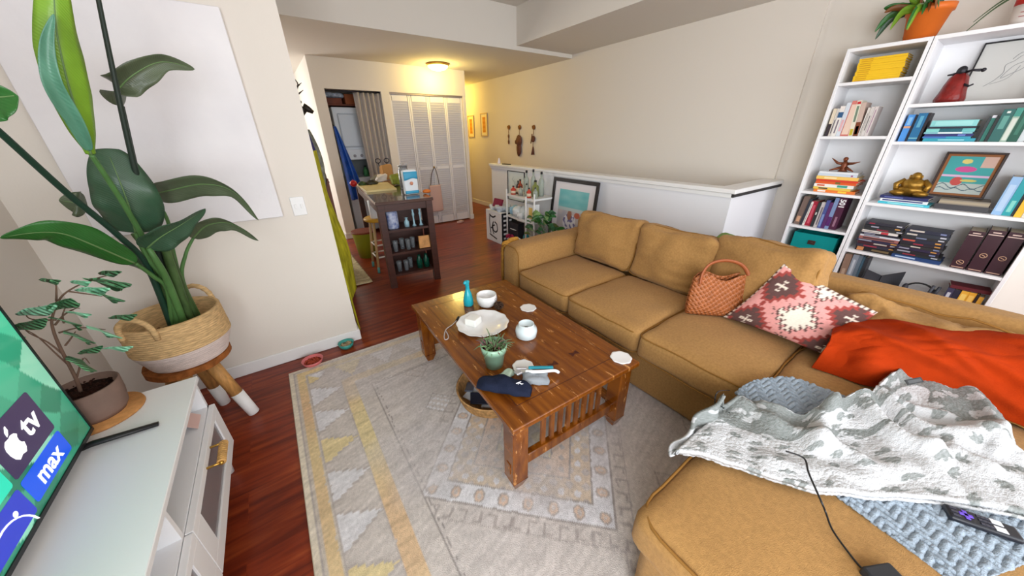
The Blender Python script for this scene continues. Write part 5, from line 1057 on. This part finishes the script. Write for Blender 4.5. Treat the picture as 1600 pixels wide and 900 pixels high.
picture('beach_poster','large dark framed beach photograph poster leaning on the half wall behind the sofa','picture',V((2.80,3.21,.02)),(0,-1,0),(.10,0,1),.74,.965,.042,mat('black_brown_frame',(22,14,15),.5),(.13,.61,.30,.84,ART,beach),('poster_mat',(226,222,226),.7))
# plant by the arm
t=thing('pothos_plant','leafy green plant in the gap between the rack and the sofa','potted plant',(2.62,2.93,0)); random.seed(12)
b=MB(); b.lathe([(0,0),(.09,0),(.11,.22),(.10,.22),(.09,.2),(0,.19)],(2.62,2.93,0),20); b.build('pot',TERRA,t)
for k in range(46):
    a=random.uniform(0,6.28); r=random.uniform(.05,.30); c=V((2.60+r*.55*math.cos(a),3.02+r*math.sin(a),.46+random.uniform(-.06,.16)-(.1 if r>.22 else 0))); c.x=min(c.x,2.78)
    q=V((math.cos(a)*.5,math.sin(a),random.uniform(-.4,.4))).normalized()*.05; b=MB(); blade(b,[c-q,c+V((0,0,.01)),c+q],random.uniform(.04,.065),(-.4,.5,.6),.2,4); b.build('leaf',[LFG,mat('pothos_pale',(120,150,90),.5,var=.3),leafmat('ficus_leaf_a',(58,120,60))][k%3],t,solid=.001)
    if k%4==0: b=MB(); b.tube(spline([(2.62,2.93,.2),(c.x*.5+1.31,c.y*.5+1.46,.38),c],5),[.004,.002],5); b.build('stem',STEM,t)
b=MB(); b.tube([px(803,392,X=2.20),px(809,371,X=2.26),px(822,381,X=2.30)],[.012,.012,.012],6); b.tube([px(803,392,X=2.20),V((2.20,2.42,.0))],.010,6); b.tube([px(822,381,X=2.30),V((2.32,2.40,.0))],.010,6)
tag(b.build('folding_easel',TRIM),'white folded easel legs poking up behind the sofa arm','easel')

# wall decor
BR=mat('brass_brown',(130,84,40),.5,metal=.4,var=.3,vs=30); CARV=mat('carved_dark_wood',(92,50,36),.6,var=.35,vs=30)
def deco(x,y,kind,lab):
    p=px(x,y,X=3.868); t=thing('wall_ornament',lab,'wall ornament',tuple(p),'carved wall ornaments')
    b=MB(); b.ball(p+V((0,.0,0)),(.012,.045,.04),wob=.01,ws=10); b.ball(p+V((-.006,.02,.01)),(.014,.02,.02)); b.build('hook',BR,t)
    b=MB(); b.tube([p+V((-.006,0,-.02)),p+V((-.008,.0,-.12))],.005,6); b.build('cord',BR,t)
    b=MB()
    if kind==0:
        b.ball(p+V((-.008,0,-.15)),(.012,.022,.035)); b.ball(p+V((-.008,0,-.25)),(.012,.022,.04)); b.tube([p+V((-.008,0,-.12)),p+V((-.008,0,-.25))],.008,6)
    elif kind==1:
        b.ball(p+V((-.02,0,-.22)),(.03,.085,.10),wob=.012); b.ball(p+V((-.02,0,-.36)),(.03,.065,.12),wob=.01); b.ball(p+V((-.045,.0,-.28)),(.015,.02,.045)); b.ball(p+V((-.02,.09,-.24)),(.015,.03,.035))
    else:
        b.ball(p+V((-.012,0,-.18)),(.02,.05,.055),wob=.012); b.tube([p+V((-.01,0,-.24)),p+V((-.01,0,-.36))],.005,6); b.tube([p+V((-.01,0,-.30)),p+V((-.01,0,-.43))],[.012,.045],8,flat=.4); b.tube([p+V((-.012,.03,-.1)),p+V((-.012,.06,-.25))],.008,6)
    b.build('carving',CARV,t)
deco(795,199,0,'thin beaded ornament, leftmost of the three wall ornaments on the long wall'); deco(812,199,1,'carved dark face mask, middle one of the three wall ornaments'); deco(834,199,2,'tasselled ornament, rightmost of the three wall ornaments')
def ocr(u,v):
    c=V((.93,.86,.66)) 
    if .22<u<.78 and .12<v<.88: c=V((.80,.52,.14)) if int((v*9)%2) else V((.84,.58,.2))
    return lin3(c)
for (x,y,l) in ((751.5,213,'right one of two small framed prints in the yellow lit hall'),(732,214.5,'left one of two small framed prints in the hall, half hidden by the closet corner')):
    p=px(x,y,X=3.862); picture('hall_print',l,'picture',p,(0,-1,0),(0,0,1),.27,.43,.02,mat('pale_wood_frame',(206,176,120),.5),(.03,.24,.03,.40,ART,ocr),None,.012,'framed prints in the hall')
# ================================================================= CLOSETS
LOU=mat('louver_white',(222,220,224),.5)
for i in range(4):
    t=thing('louvered_door','white louvered bifold door panel, %s of the four, closing the right closet'%['leftmost','second from the left','third from the left','rightmost'][i],'closet door',(1.905+.3*i,5.655,.02),'louvered closet doors')
    x0=1.752+.3015*i; x1=x0+.297; y=5.645
    b=MB(); b.bx(x0,x0+.024,y,y+.028,.02,2.033,.001); b.bx(x1-.024,x1,y,y+.028,.02,2.033,.001); b.bx(x0+.032,x1-.032,y,y+.028,.02,.14); b.bx(x0+.032,x1-.032,y,y+.028,1.95,2.033); b.bx(x0+.032,x1-.032,y,y+.028,.945,.985); b.build('frame',LOU,t)
    b=MB(); z=.16
    while z<1.945:
        if not (.94<z<.99): b.box(((x0+x1)/2,y+.014,z),(x1-x0-.05,.040,.005),0,rot=RX(math.radians(-58)))
        z+=.0335
    b.build('louver_slats',LOU,t)
b=MB(); b.ball((2.33,5.625,.98),.015); b.tube([(2.33,5.64,.98),(2.33,5.625,.98)],.006,8)
tag(b.build('door_knob',BRASS),'small brass knob on the louvered closet doors','knob')
# curtain
b=MB()
def cur(u,v): 
    x=1.26+.385*u+.03*(1-v)*(1-u); return V((x+.006*math.sin(v*5+u*9),5.665+.028*math.sin(u*2*PI*5.5+.8*math.sin(v*3)),.02+2.015*v))
b.grid(cur,70,30); tag(b.build('curtain',mat('grey_linen_curtain',(176,168,162),.9,bump=.3,bs=120),solid=.004),'pale grey pleated curtain drawn aside in the laundry closet opening','curtain')
b=MB(); b.tube([(.895,5.66,2.045),(1.625,5.66,2.045)],.010,8); tag(b.build('curtain_rod',DKB),'thin dark curtain rod across the top of the laundry closet','curtain rod')
APPL=mat('appliance_white',(206,214,224),.35)
t=thing('stacked_dryer','pale white stacked dryer with square door and knob panel inside the laundry closet','washer dryer',(1.28,6.15,0))
b=MB(); b.bx(.96,1.62,5.86,6.44,1.14,1.86,.012,seg=2); b.build('dryer_body',APPL,t); b=MB(); b.bx(1.02,1.56,5.848,5.86,1.32,1.78,.02,seg=2); b.build('dryer_door',mat('appliance_door',(186,196,208),.3),t)
b=MB(); b.bx(.96,1.62,5.84,5.86,1.145,1.29,.004); cp=b.build('control_panel',APPL,t)
for x in (1.15,1.25,1.40): b=MB(); b.lathe([(0,0),(.022,0),(.018,.018),(0,.018)],(x,5.84,1.20),14,M=Matrix.Rotation(PI/2,4,'X')); b.build('knob',mat('grey_knob',(150,152,160),.4),cp)
b=MB(); b.bx(.96,1.62,5.86,6.44,.03,.88,.012,seg=2); b.build('washer_body',APPL,t); b=MB(); b.bx(.96,1.62,6.3,6.44,.88,1.14); b.build('backsplash',mat('appliance_grey',(140,148,150),.4),t)
for k,(x,c,h,l) in enumerate(((1.30,(70,140,90),.16,'green detergent bottle'),(1.40,(110,100,60),.19,'olive tall bottle'),(1.47,(226,220,214),.15,'white detergent jug'),(1.56,(170,40,70),.20,'magenta tall bottle'))): bottle('detergent_bottle',l+' standing on the washer in the laundry closet',x,6.0+.03*(k%2),.8805,.04,h,mat('det_%d'%k,c,.4),.4,None,'bottle','bottles on the washer')
CB=mat('brown_closet_wood',(122,56,26),.6,var=.3,vs=6)
b=MB(); b.bx(.85,1.655,5.95,6.44,1.885,1.905); tag(b.build('closet_shelf',CB),'dark brown wood shelf above the dryer in the laundry closet','shelf')
b=MB(); b.bx(.90,1.15,5.98,6.3,1.906,1.985,.004); tag(b.build('shoe_box',CB),'brown box at the left of the shelf above the dryer','box')
b=MB(); b.cushion((1.05,6.1,2.02),(.28,.2,.06),.02,n=8,wob=.02,ws=12); 
for v in b.bm.verts: v.co.z=max(v.co.z,1.9865)
tag(b.build('striped_cloth',mat('blue_white_cloth',(190,200,220),.8,var=.5,vs=25)),'crumpled blue and white cloth on top of the brown box above the dryer','cloth')
b=MB(); b.bx(1.19,1.45,5.96,6.25,1.906,2.04,.004); tag(b.build('paper_bag',mat('kraft_brown',(156,84,44),.7)),'kraft brown bag at the right of the shelf above the dryer','bag')
# blue garment
b=MB()
def gar(u,v):
    w_=.03+.19*v**.9; z=1.60-1.0*v; x=.895+w_*(u)+.02*v; return V((x,5.56-.05*v+.022*math.sin(u*14+v*3)*(.3+v),z))
b.grid(gar,36,36); tag(b.build('blue_garment',mat('royal_blue_nylon',(14,70,160),.35,var=.3,vs=8),solid=.006),'shiny royal blue garment hanging from a peg at the left of the laundry closet','garment')
b=MB(); b.tube([(.90,5.62,1.62),(.90,5.56,1.61)],.008,8); tag(b.build('wall_peg',DKB),'small dark peg holding the blue garment','peg')
# tote on closet door
t=thing('tote_bag','pale pink cloth tote hanging by long straps on the louvered doors','tote bag',(2.28,5.60,.22)); Tm=mat('pale_pink_canvas',(206,172,164),.9)
b=MB(); b.grid(lambda u,v:V((2.20+.05*(v>2)+.20*u+.03*(1-v)*(u-.5),5.600-.028*math.sin(PI*u)*(.4+.6*(1-v)),.24+.45*v)),16,16); b.build('bag_body',Tm,t,solid=.006)
b=MB(); b.tube(spline([(2.22,5.60,.69),(2.27,5.61,.88),(2.33,5.612,.97),(2.36,5.61,.88),(2.38,5.60,.69)],6),.006,6); b.build('strap',mat('dark_strap',(80,70,72),.8),t)
b=MB(); b.tube([(2.60,5.48,.012),(2.66,5.47,.016),(2.74,5.49,.012)],[.02,.035,.02],8,flat=.4); tag(b.build('slipper',Tm),'pale pink slipper on the floor below the louvered doors','slipper')

# ================================================================= ISLAND
IM=Matrix.Translation((.752,3.30,0))@Matrix.Rotation(math.radians(-5.5),4,'Z'); IW,IL,IH=.535,1.72,.90
def I(b): return b.xf(IM)
def ip(x,y,z): return IM@V((x,y,z))
t=thing('kitchen_island','dark brown wooden kitchen island table with shelves in its near end','kitchen island',tuple(ip(IW/2,IL/2,0)))
b=MB(); b.bx(-.012,IW+.012,-.012,IL+.012,IH-.03,IH,.004); I(b).build('tabletop',mat('dark_island_top',(84,62,56),.18,var=.15,vs=6,coat=.5),t)
for x in (0,IW-.065):
    for y in (0,IL-.065): b=MB(); b.bx(x,x+.065,y,y+.065,0,IH-.03,.002); I(b).build('leg',DARKW,t)
b=MB(); b.bx(.065,IW-.065,.01,.03,IH-.10,IH-.03); b.bx(.01,.03,.065,IL-.065,IH-.12,IH-.03); b.bx(IW-.03,IW-.01,.065,IL-.065,IH-.12,IH-.03); b.bx(.065,IW-.065,IL-.03,IL-.01,IH-.12,IH-.03); I(b).build('apron',DARKW,t)
SZ=[.615,.375,.145]
for z in SZ: b=MB(); b.bx(.05,IW-.05,.012,.34,z-.022,z); I(b).build('shelf',DARKW,t)
b=MB(); b.bx(.05,IW-.05,.33,.345,.12,IH-.03); b.bx(.03,.04,.06,.33,.12,IH-.03); b.bx(IW-.04,IW-.03,.06,.33,.12,IH-.03); I(b).build('shelf_box_panel',DARKW,t)
def loc(x,y,z): p=ip(x,y,z); return p
def lt(name,lab,cat,x,y,z,prof,m,seg=20,grp=None,lobes=None):
    p=ip(x,y,z+.0006); b=MB(); b.lathe(prof,p,seg,lobes=lobes); return tag(b.build(name,m,org=p),lab,cat,grp)
BLW=mat('blue_white_print',(190,196,214),.4,var=.6,vs=30,col2=(70,90,150))
lt('patterned_canister','large blue and white patterned canister on the top shelf of the island','canister',.135,.10,SZ[0],[(0,0),(.055,0),(.058,.02),(.058,.16),(.05,.175),(0,.18)],BLW)
lt('patterned_tin','small lilac tin half hidden behind the patterned canister','tin',.085,.22,SZ[0],[(0,0),(.03,0),(.03,.13),(0,.13)],BLW)
GREYB=mat('pale_blue_ceramic',(150,186,200),.3)
lt('small_dispenser','short pale blue dispenser on the top shelf of the island','dispenser',.27,.09,SZ[0],[(0,0),(.024,0),(.026,.05),(.012,.07),(.012,.085),(.022,.09),(0,.095)],GREYB)
lt('candlestick','left one of two slim pale blue candlesticks on the island top shelf','candlestick',.345,.09,SZ[0],[(0,0),(.022,0),(.010,.02),(.008,.09),(.014,.12),(.008,.14),(.012,.165),(0,.17)],GREYB,grp='pale blue candlesticks')
lt('candlestick','right one of two slim pale blue candlesticks on the island top shelf','candlestick',.415,.09,SZ[0],[(0,0),(.022,0),(.010,.02),(.008,.09),(.014,.12),(.008,.14),(.012,.165),(0,.17)],GREYB,grp='pale blue candlesticks')
WG=mat('thin_wine_glass',(220,226,232),.05,trans=.85)
for k,(x,y,z,l) in enumerate(((.12,.08,SZ[1],'leftmost on the middle island shelf'),(.20,.14,SZ[1],'second from the left on the middle island shelf'),(.25,.08,SZ[1],'in the centre of the middle island shelf'),(.31,.13,SZ[1],'next to the tan box on the middle island shelf'),(.13,.10,SZ[2],'leftmost on the bottom island shelf'),(.20,.09,SZ[2],'beside the leftmost glass on the bottom island shelf'),(.26,.16,SZ[2],'toward the back of the bottom island shelf'))):
    lt('drinking_glass','clear drinking glass standing '+l,'glass',x,y,z,[(.0,.0),(.022,0),(.026,.09),(.027,.11),(.0255,.11),(.021,.006),(0,.006)],WG,18,'clear glasses on the island shelves')
p=ip(.355,.06,SZ[1]+.001); b=MB(); b.prism([(0,0),(.115,0),(.12,.125),(.005,.13)],.03,frame(p,(1,-.08,0),(.0,.12,1))); 
for k in range(3): b.tube([p+V((.03+.01*k,-.032,.03)),p+V((.07,-.022,.06+.02*k))],.003,4)
tag(b.build('tan_box',mat('tan_card',(196,140,84),.7,var=.2,vs=20)),'tan patterned square box leaning on the middle island shelf','box')
GG=mat('dark_green_glass',(20,84,66),.1,trans=.3)
for x,l in ((.345,'left'),(.42,'right')): lt('green_bottle','%s one of two dark green glass bottles on the bottom island shelf'%l,'bottle',x,.09,SZ[2],[(0,0),(.030,0),(.031,.09),(.016,.125),(.014,.15),(0,.15)],GG,grp='green bottles on the island')
# on the island
z=IH+.001
p=px(552.5,288,Z=z+.03); b=MB(); b.ball((p.x,p.y,z+.040),(.042,.042,.039),u=20,v=14); b.tube([(p.x,p.y,z+.075),(p.x+.004,p.y,z+.092)],.003,6); tag(b.build('red_apple',mat('apple_red',(176,26,30),.3)),'shiny red apple at the left edge of the island top','apple')
p=px(566,288,Z=z+.03); b=MB(); b.ball((p.x,p.y,z+.034),(.045,.036,.033)); tag(b.build('green_avocado',mat('avocado_green',(44,74,34),.5,var=.3,vs=30)),'dark green avocado beside the red apple on the island','avocado')
p=px(581,287,Z=z+.03); b=MB(); b.ball((p.x,p.y,z+.036),(.075,.04,.035),wob=.01); tag(b.build('dark_squash',mat('dark_squash_skin',(52,48,28),.5,var=.3,vs=20)),'long dark green squash lying behind the cutting board','squash')
b=MB(); b.tube([(p.x,p.y,z+.078),(p.x+.05,p.y+.02,z+.10),(p.x+.08,p.y+.03,z+.125)],[.014,.02,.010],8); tag(b.build('folded_knife',mat('grey_handle',(130,124,104),.5)),'grey handled tool lying on the dark squash','tool')
c0,c1,c2,c3=[px(x,y,Z=z) for x,y in ((558,290),(606,287),(620,297),(573,301))]; b=MB(); b.prism([(q.x,q.y) for q in (c3,c2,c1,c0)],.02,Matrix.Translation((0,0,z))); tag(b.build('cutting_board',mat('pale_wood_board',(222,202,140),.5)),'pale yellow rectangular cutting board flat on the island','cutting board')
def bag(name,lab,cat,x,y,w_,h,dp,m,wob=.01,band=None):
    p=px(x,y,Z=z); b=MB(); b.cushion((p.x,p.y+dp/2,z+h/2),(w_,dp,h),.02,n=10,wob=wob,ws=10)
    for v in b.bm.verts: v.co.z=max(v.co.z,z)
    o=tag(b.build(name,m),lab,cat)
    return o,p
bag('brown_paper_bag','brown paper bag with kitchen tools standing at the back of the island','bag',608,281,.15,.20,.12,mat('kraft_tan',(190,140,84),.8))
bag('white_paper_bag','crumpled white wrapper in the middle of the island','wrapper',598,286,.14,.10,.10,mat('white_wrap',(226,218,210),.7),.02)
bag('green_produce_bag','olive green net bag of produce behind the blue and white packet','bag',622,290,.12,.13,.10,mat('olive_net',(140,150,50),.7,var=.3,vs=20),.012)
t=thing('snack_bag','white standing pouch with blue band and round emblem on the island','pouch',tuple(px(645,305,Z=z))); p=px(645,304,Z=z)
b=MB(); b.cushion((p.x,p.y+.03,z+.125),(.155,.06,.25),.02,n=12,wob=.003)
for v in b.bm.verts: v.co.z=max(v.co.z,z)
b.build('pouch',mat('white_foil',(226,232,236),.3),t)
b=MB(); b.grid(lambda u,v:V((p.x-.072+.144*u,p.y-.0025-.006*math.sin(PI*u),z+.155+.075*v-.01*math.cos(u*5)*(1-v))),10,4); b.build('blue_band',mat('aqua_print',(60,160,200),.4),t,solid=.002); b=MB(); b.grid(lambda u,v:V((p.x-.072+.144*u,p.y-.002-.006*math.sin(PI*u),z+.012+.03*v)),10,2); b.build('blue_band',mat('aqua_print',(60,160,200),.4),t,solid=.002)
b=MB(); b.lathe([(0,0),(.018,0),(.018,.002),(0,.002)],(p.x,p.y-.008,z+.115),18,M=Matrix.Rotation(PI/2,4,'X')); b.build('emblem',mat('salmon_print',(220,150,120),.6),t)
t=thing('glass_pitcher','tall clear glass jar with wire clasps behind the blue and white packet','jar',tuple(px(632,292,Z=z))); p=px(634,294,Z=z)
b=MB(); b.lathe([(0,0),(.06,0),(.062,.01),(.062,.20),(.05,.225),(.052,.25),(.049,.25),(.047,.22),(.058,.195),(.058,.01),(0,.01)],p,28); b.build('jar',WG,t)
b=MB(); b.tube([p+V((.055*math.cos(a),.055*math.sin(a),.255)) for a in [2*PI*k/20 for k in range(21)]],.004,6); b.ball(p+V((-.03,-.04,.27)),.014); b.ball(p+V((.035,-.03,.27)),.014); b.build('wire_clasp',mat('silver',(200,200,205),.3,metal=.7),t)
p=px(667,302,Z=z); b=MB(); b.ball((p.x,p.y,z+.022),(.045,.03,.022),wob=.005); tag(b.build('orange_fruit',mat('orange_peel',(214,116,40),.5)),'orange item at the right end of the island top near the packet','fruit')
t=thing('kitchen_tongs','metal scissors handles sticking out behind the brown paper bag on the island','scissors',tuple(px(603,272,Z=z+.1))); p=px(603,280,Z=z)
b=MB()
for dx in (-.06,.06): b.tube([p+V((dx+.035*math.cos(a),.03,.25+.03*math.sin(a))) for a in [2*PI*k/14 for k in range(15)]],.006,6); b.tube([p+V((dx,.03,.22)),p+V((dx*.3,.03,.02))],.006,6)
b.build('handles',DKB,t)
# stool
t=thing('yellow_stool','wooden stool with yellow round seat under the island','stool',(.90,3.98,0)); YS=mat('yellow_seat_paint',(214,160,40),.5); TN=mat('tan_stool_wood',(196,160,110),.6)
b=MB(); b.lathe([(0,.59),(.15,.59),(.16,.60),(.16,.615),(.15,.625),(0,.625)],(.90,3.98,0),32); b.build('seat',YS,t)
for a in (225,315,45,135):
    a=math.radians(a); P0=V((.90+.11*math.cos(a),3.98+.11*math.sin(a),.59)); P1=V((.90+.19*math.cos(a),3.98+.19*math.sin(a),.0)); b=MB(); b.tube([P0,P1.lerp(P0,.12)],.015,10); l=b.build('leg',TN,t); b=MB(); b.tube([P1.lerp(P0,.12),P1],.0155,10); b.build('teal_foot',mat('teal_dip',(90,150,140),.6),l)
for z_,rr in ((.18,.165),(.32,.15)):
    for a in (225,315,45,135): a0,a1=math.radians(a),math.radians(a+90); b=MB(); b.tube([(.90+rr*math.cos(a0),3.98+rr*math.sin(a0),z_),(.90+rr*math.cos(a1),3.98+rr*math.sin(a1),z_)],.009,8); b.build('rung',mat('white_rung',(220,214,200),.6),t)
p=V((.87,3.95,.6255)); t=thing('white_canister','white lidded canister standing on the yellow stool','canister',tuple(p)); b=MB(); b.lathe([(0,0),(.058,0),(.06,.01),(.06,.19),(.05,.20),(0,.20)],p,28); b.build('can',TRIM,t); b=MB(); b.lathe([(0,.20),(.035,.20),(.035,.215),(0,.215)],p,20); b.build('lid',DKB,t)
p=px(572,405,Z=0); p.x+=.06; p.y+=.12; t=thing('waste_bin','yellow-green round waste bin under the left side of the island','bin',tuple(p)); b=MB(); b.lathe([(0,.0),(.11,0),(.145,.34),(.148,.35),(.138,.35),(.135,.33),(0,.30)],p,30); b.build('bin',mat('chartreuse_plastic',(150,156,34),.5),t); b=MB(); b.lathe([(.149,.352),(.152,.335),(.149,.33),(.147,.345)],p,30); b.build('rim_liner',mat('rust_liner',(130,60,30),.6),t)
# runner rug
b=MB(); b.grid(lambda u,v:V((.27+.36*u,3.60+1.7*v,.012+.012*abs(math.sin(v*60))*(.6+.4*math.sin(u*20)))),24,200); tag(b.build('runner_rug',mat('cream_tufted_wool',(206,190,150),.95,var=.2,vs=40,bump=.6),solid=.01),'cream tufted runner rug on the kitchen passage floor left of the island','rug')

# ================================================================= THINGS ON THE PASSAGE WALL
t=thing('deer_head_ornament','dark metal deer head with antlers mounted past the edge of the left wall','wall ornament',(.262,3.2,1.62)); DM=mat('dark_bronze',(48,42,36),.5,metal=.3)
b=MB(); b.tube(spline([(.265,3.2,1.60),(.30,3.2,1.635),(.335,3.19,1.665)],5),[.042,.036,.030],10); b.tube([(.335,3.19,1.672),(.365,3.185,1.655),(.392,3.18,1.635)],[.028,.022,.012],10); b.ball((.318,3.22,1.70),(.012,.03,.012)); b.ball((.318,3.16,1.70),(.012,.03,.012)); b.build('head',DM,t)
for s_ in (-1,1):
    b=MB(); c=V((.32,3.19+s_*.012,1.70)); b.tube(spline([c,c+V((-.015,s_*.03,.05)),c+V((.01,s_*.05,.11)),c+V((-.01,s_*.05,.15))],5),[.007,.003],6)
    for q in (.045,.09): b.tube([c+V((-.008,s_*.04,q)),c+V((.035,s_*.05,q+.03))],[.005,.002],6)
    b.build('antler',DM,t)
def hang(name,lab,x0,x1,y0,y1,z0,z1,m,cat='coat',fr=9):
    b=MB()
    def f(u,v): w_=.35+.65*math.sin(PI*min(1,.15+v*.75)); return V((.263+(x1-x0)*w_*(math.sin(PI*u)**.6)*(1+.12*math.sin(u*fr*2+v*4)),y0+(y1-y0)*u,z1+(z0-z1)*v))
    b.grid(f,40,30); return tag(b.build(name,m,solid=.006),lab,cat,'things hanging on the passage wall')
hang('purple_coat','purple blue coat hanging nearest the edge of the left wall',0,.072,3.02,3.20,.95,1.50,mat('indigo_cloth',(64,60,110),.8))
hang('grey_bag','grey patterned bag hanging behind the purple coat on the passage wall',0,.125,3.23,3.46,.95,1.52,mat('grey_pattern_cloth',(130,132,120),.8,var=.5,vs=20))
hang('black_umbrella','slim black umbrella hanging beside the grey bag',0,.16,3.52,3.58,.93,1.25,BLACK,'umbrella',2)
b=MB(); b.bx(.262,.455,3.75,4.25,0,1.10,.004); b.bx(.258,.458,3.745,4.255,1.06,1.075); tag(b.build('brown_dresser',mat('reddish_brown_wood',(110,62,44),.5,var=.2)),'narrow reddish brown cabinet against the passage wall behind the hanging scarf','cabinet')
b=MB()
RP=[px(x,y,Y=2.98) for x,y in ((492,235),(500,268),(510,305),(524,340),(538,372),(546,395),(553,432),(557,450))]; LPp=[V((.262,2.68,p.z)) for p in RP]
def scf(u,v):
    r=sampl(RP,1-v); l=V((.262,2.66,r.z)); p=l.lerp(r,u); k=math.sin(u*2*PI*3+v*3); p.y+=.03*k*(.4+.6*(1-v)); p.x+=.012*k; p.x=max(p.x,.262); return p
SCM=mat('chartreuse_scarf',(178,174,44),.75,var=.45,vs=16,vstretch=(1,1,.5)); 
b.grid(scf,50,90); o=tag(b.build('yellow_scarf',SCM,solid=.005),'long yellow-green printed scarf hanging at the end of the left wall','scarf')
b=MB(); b.tube(spline([(.275,2.68,.55),(.28,2.66,.3),(.285,2.62,.02)],6),[.012,.006],6); b.build('loose_edge',SCM,o)
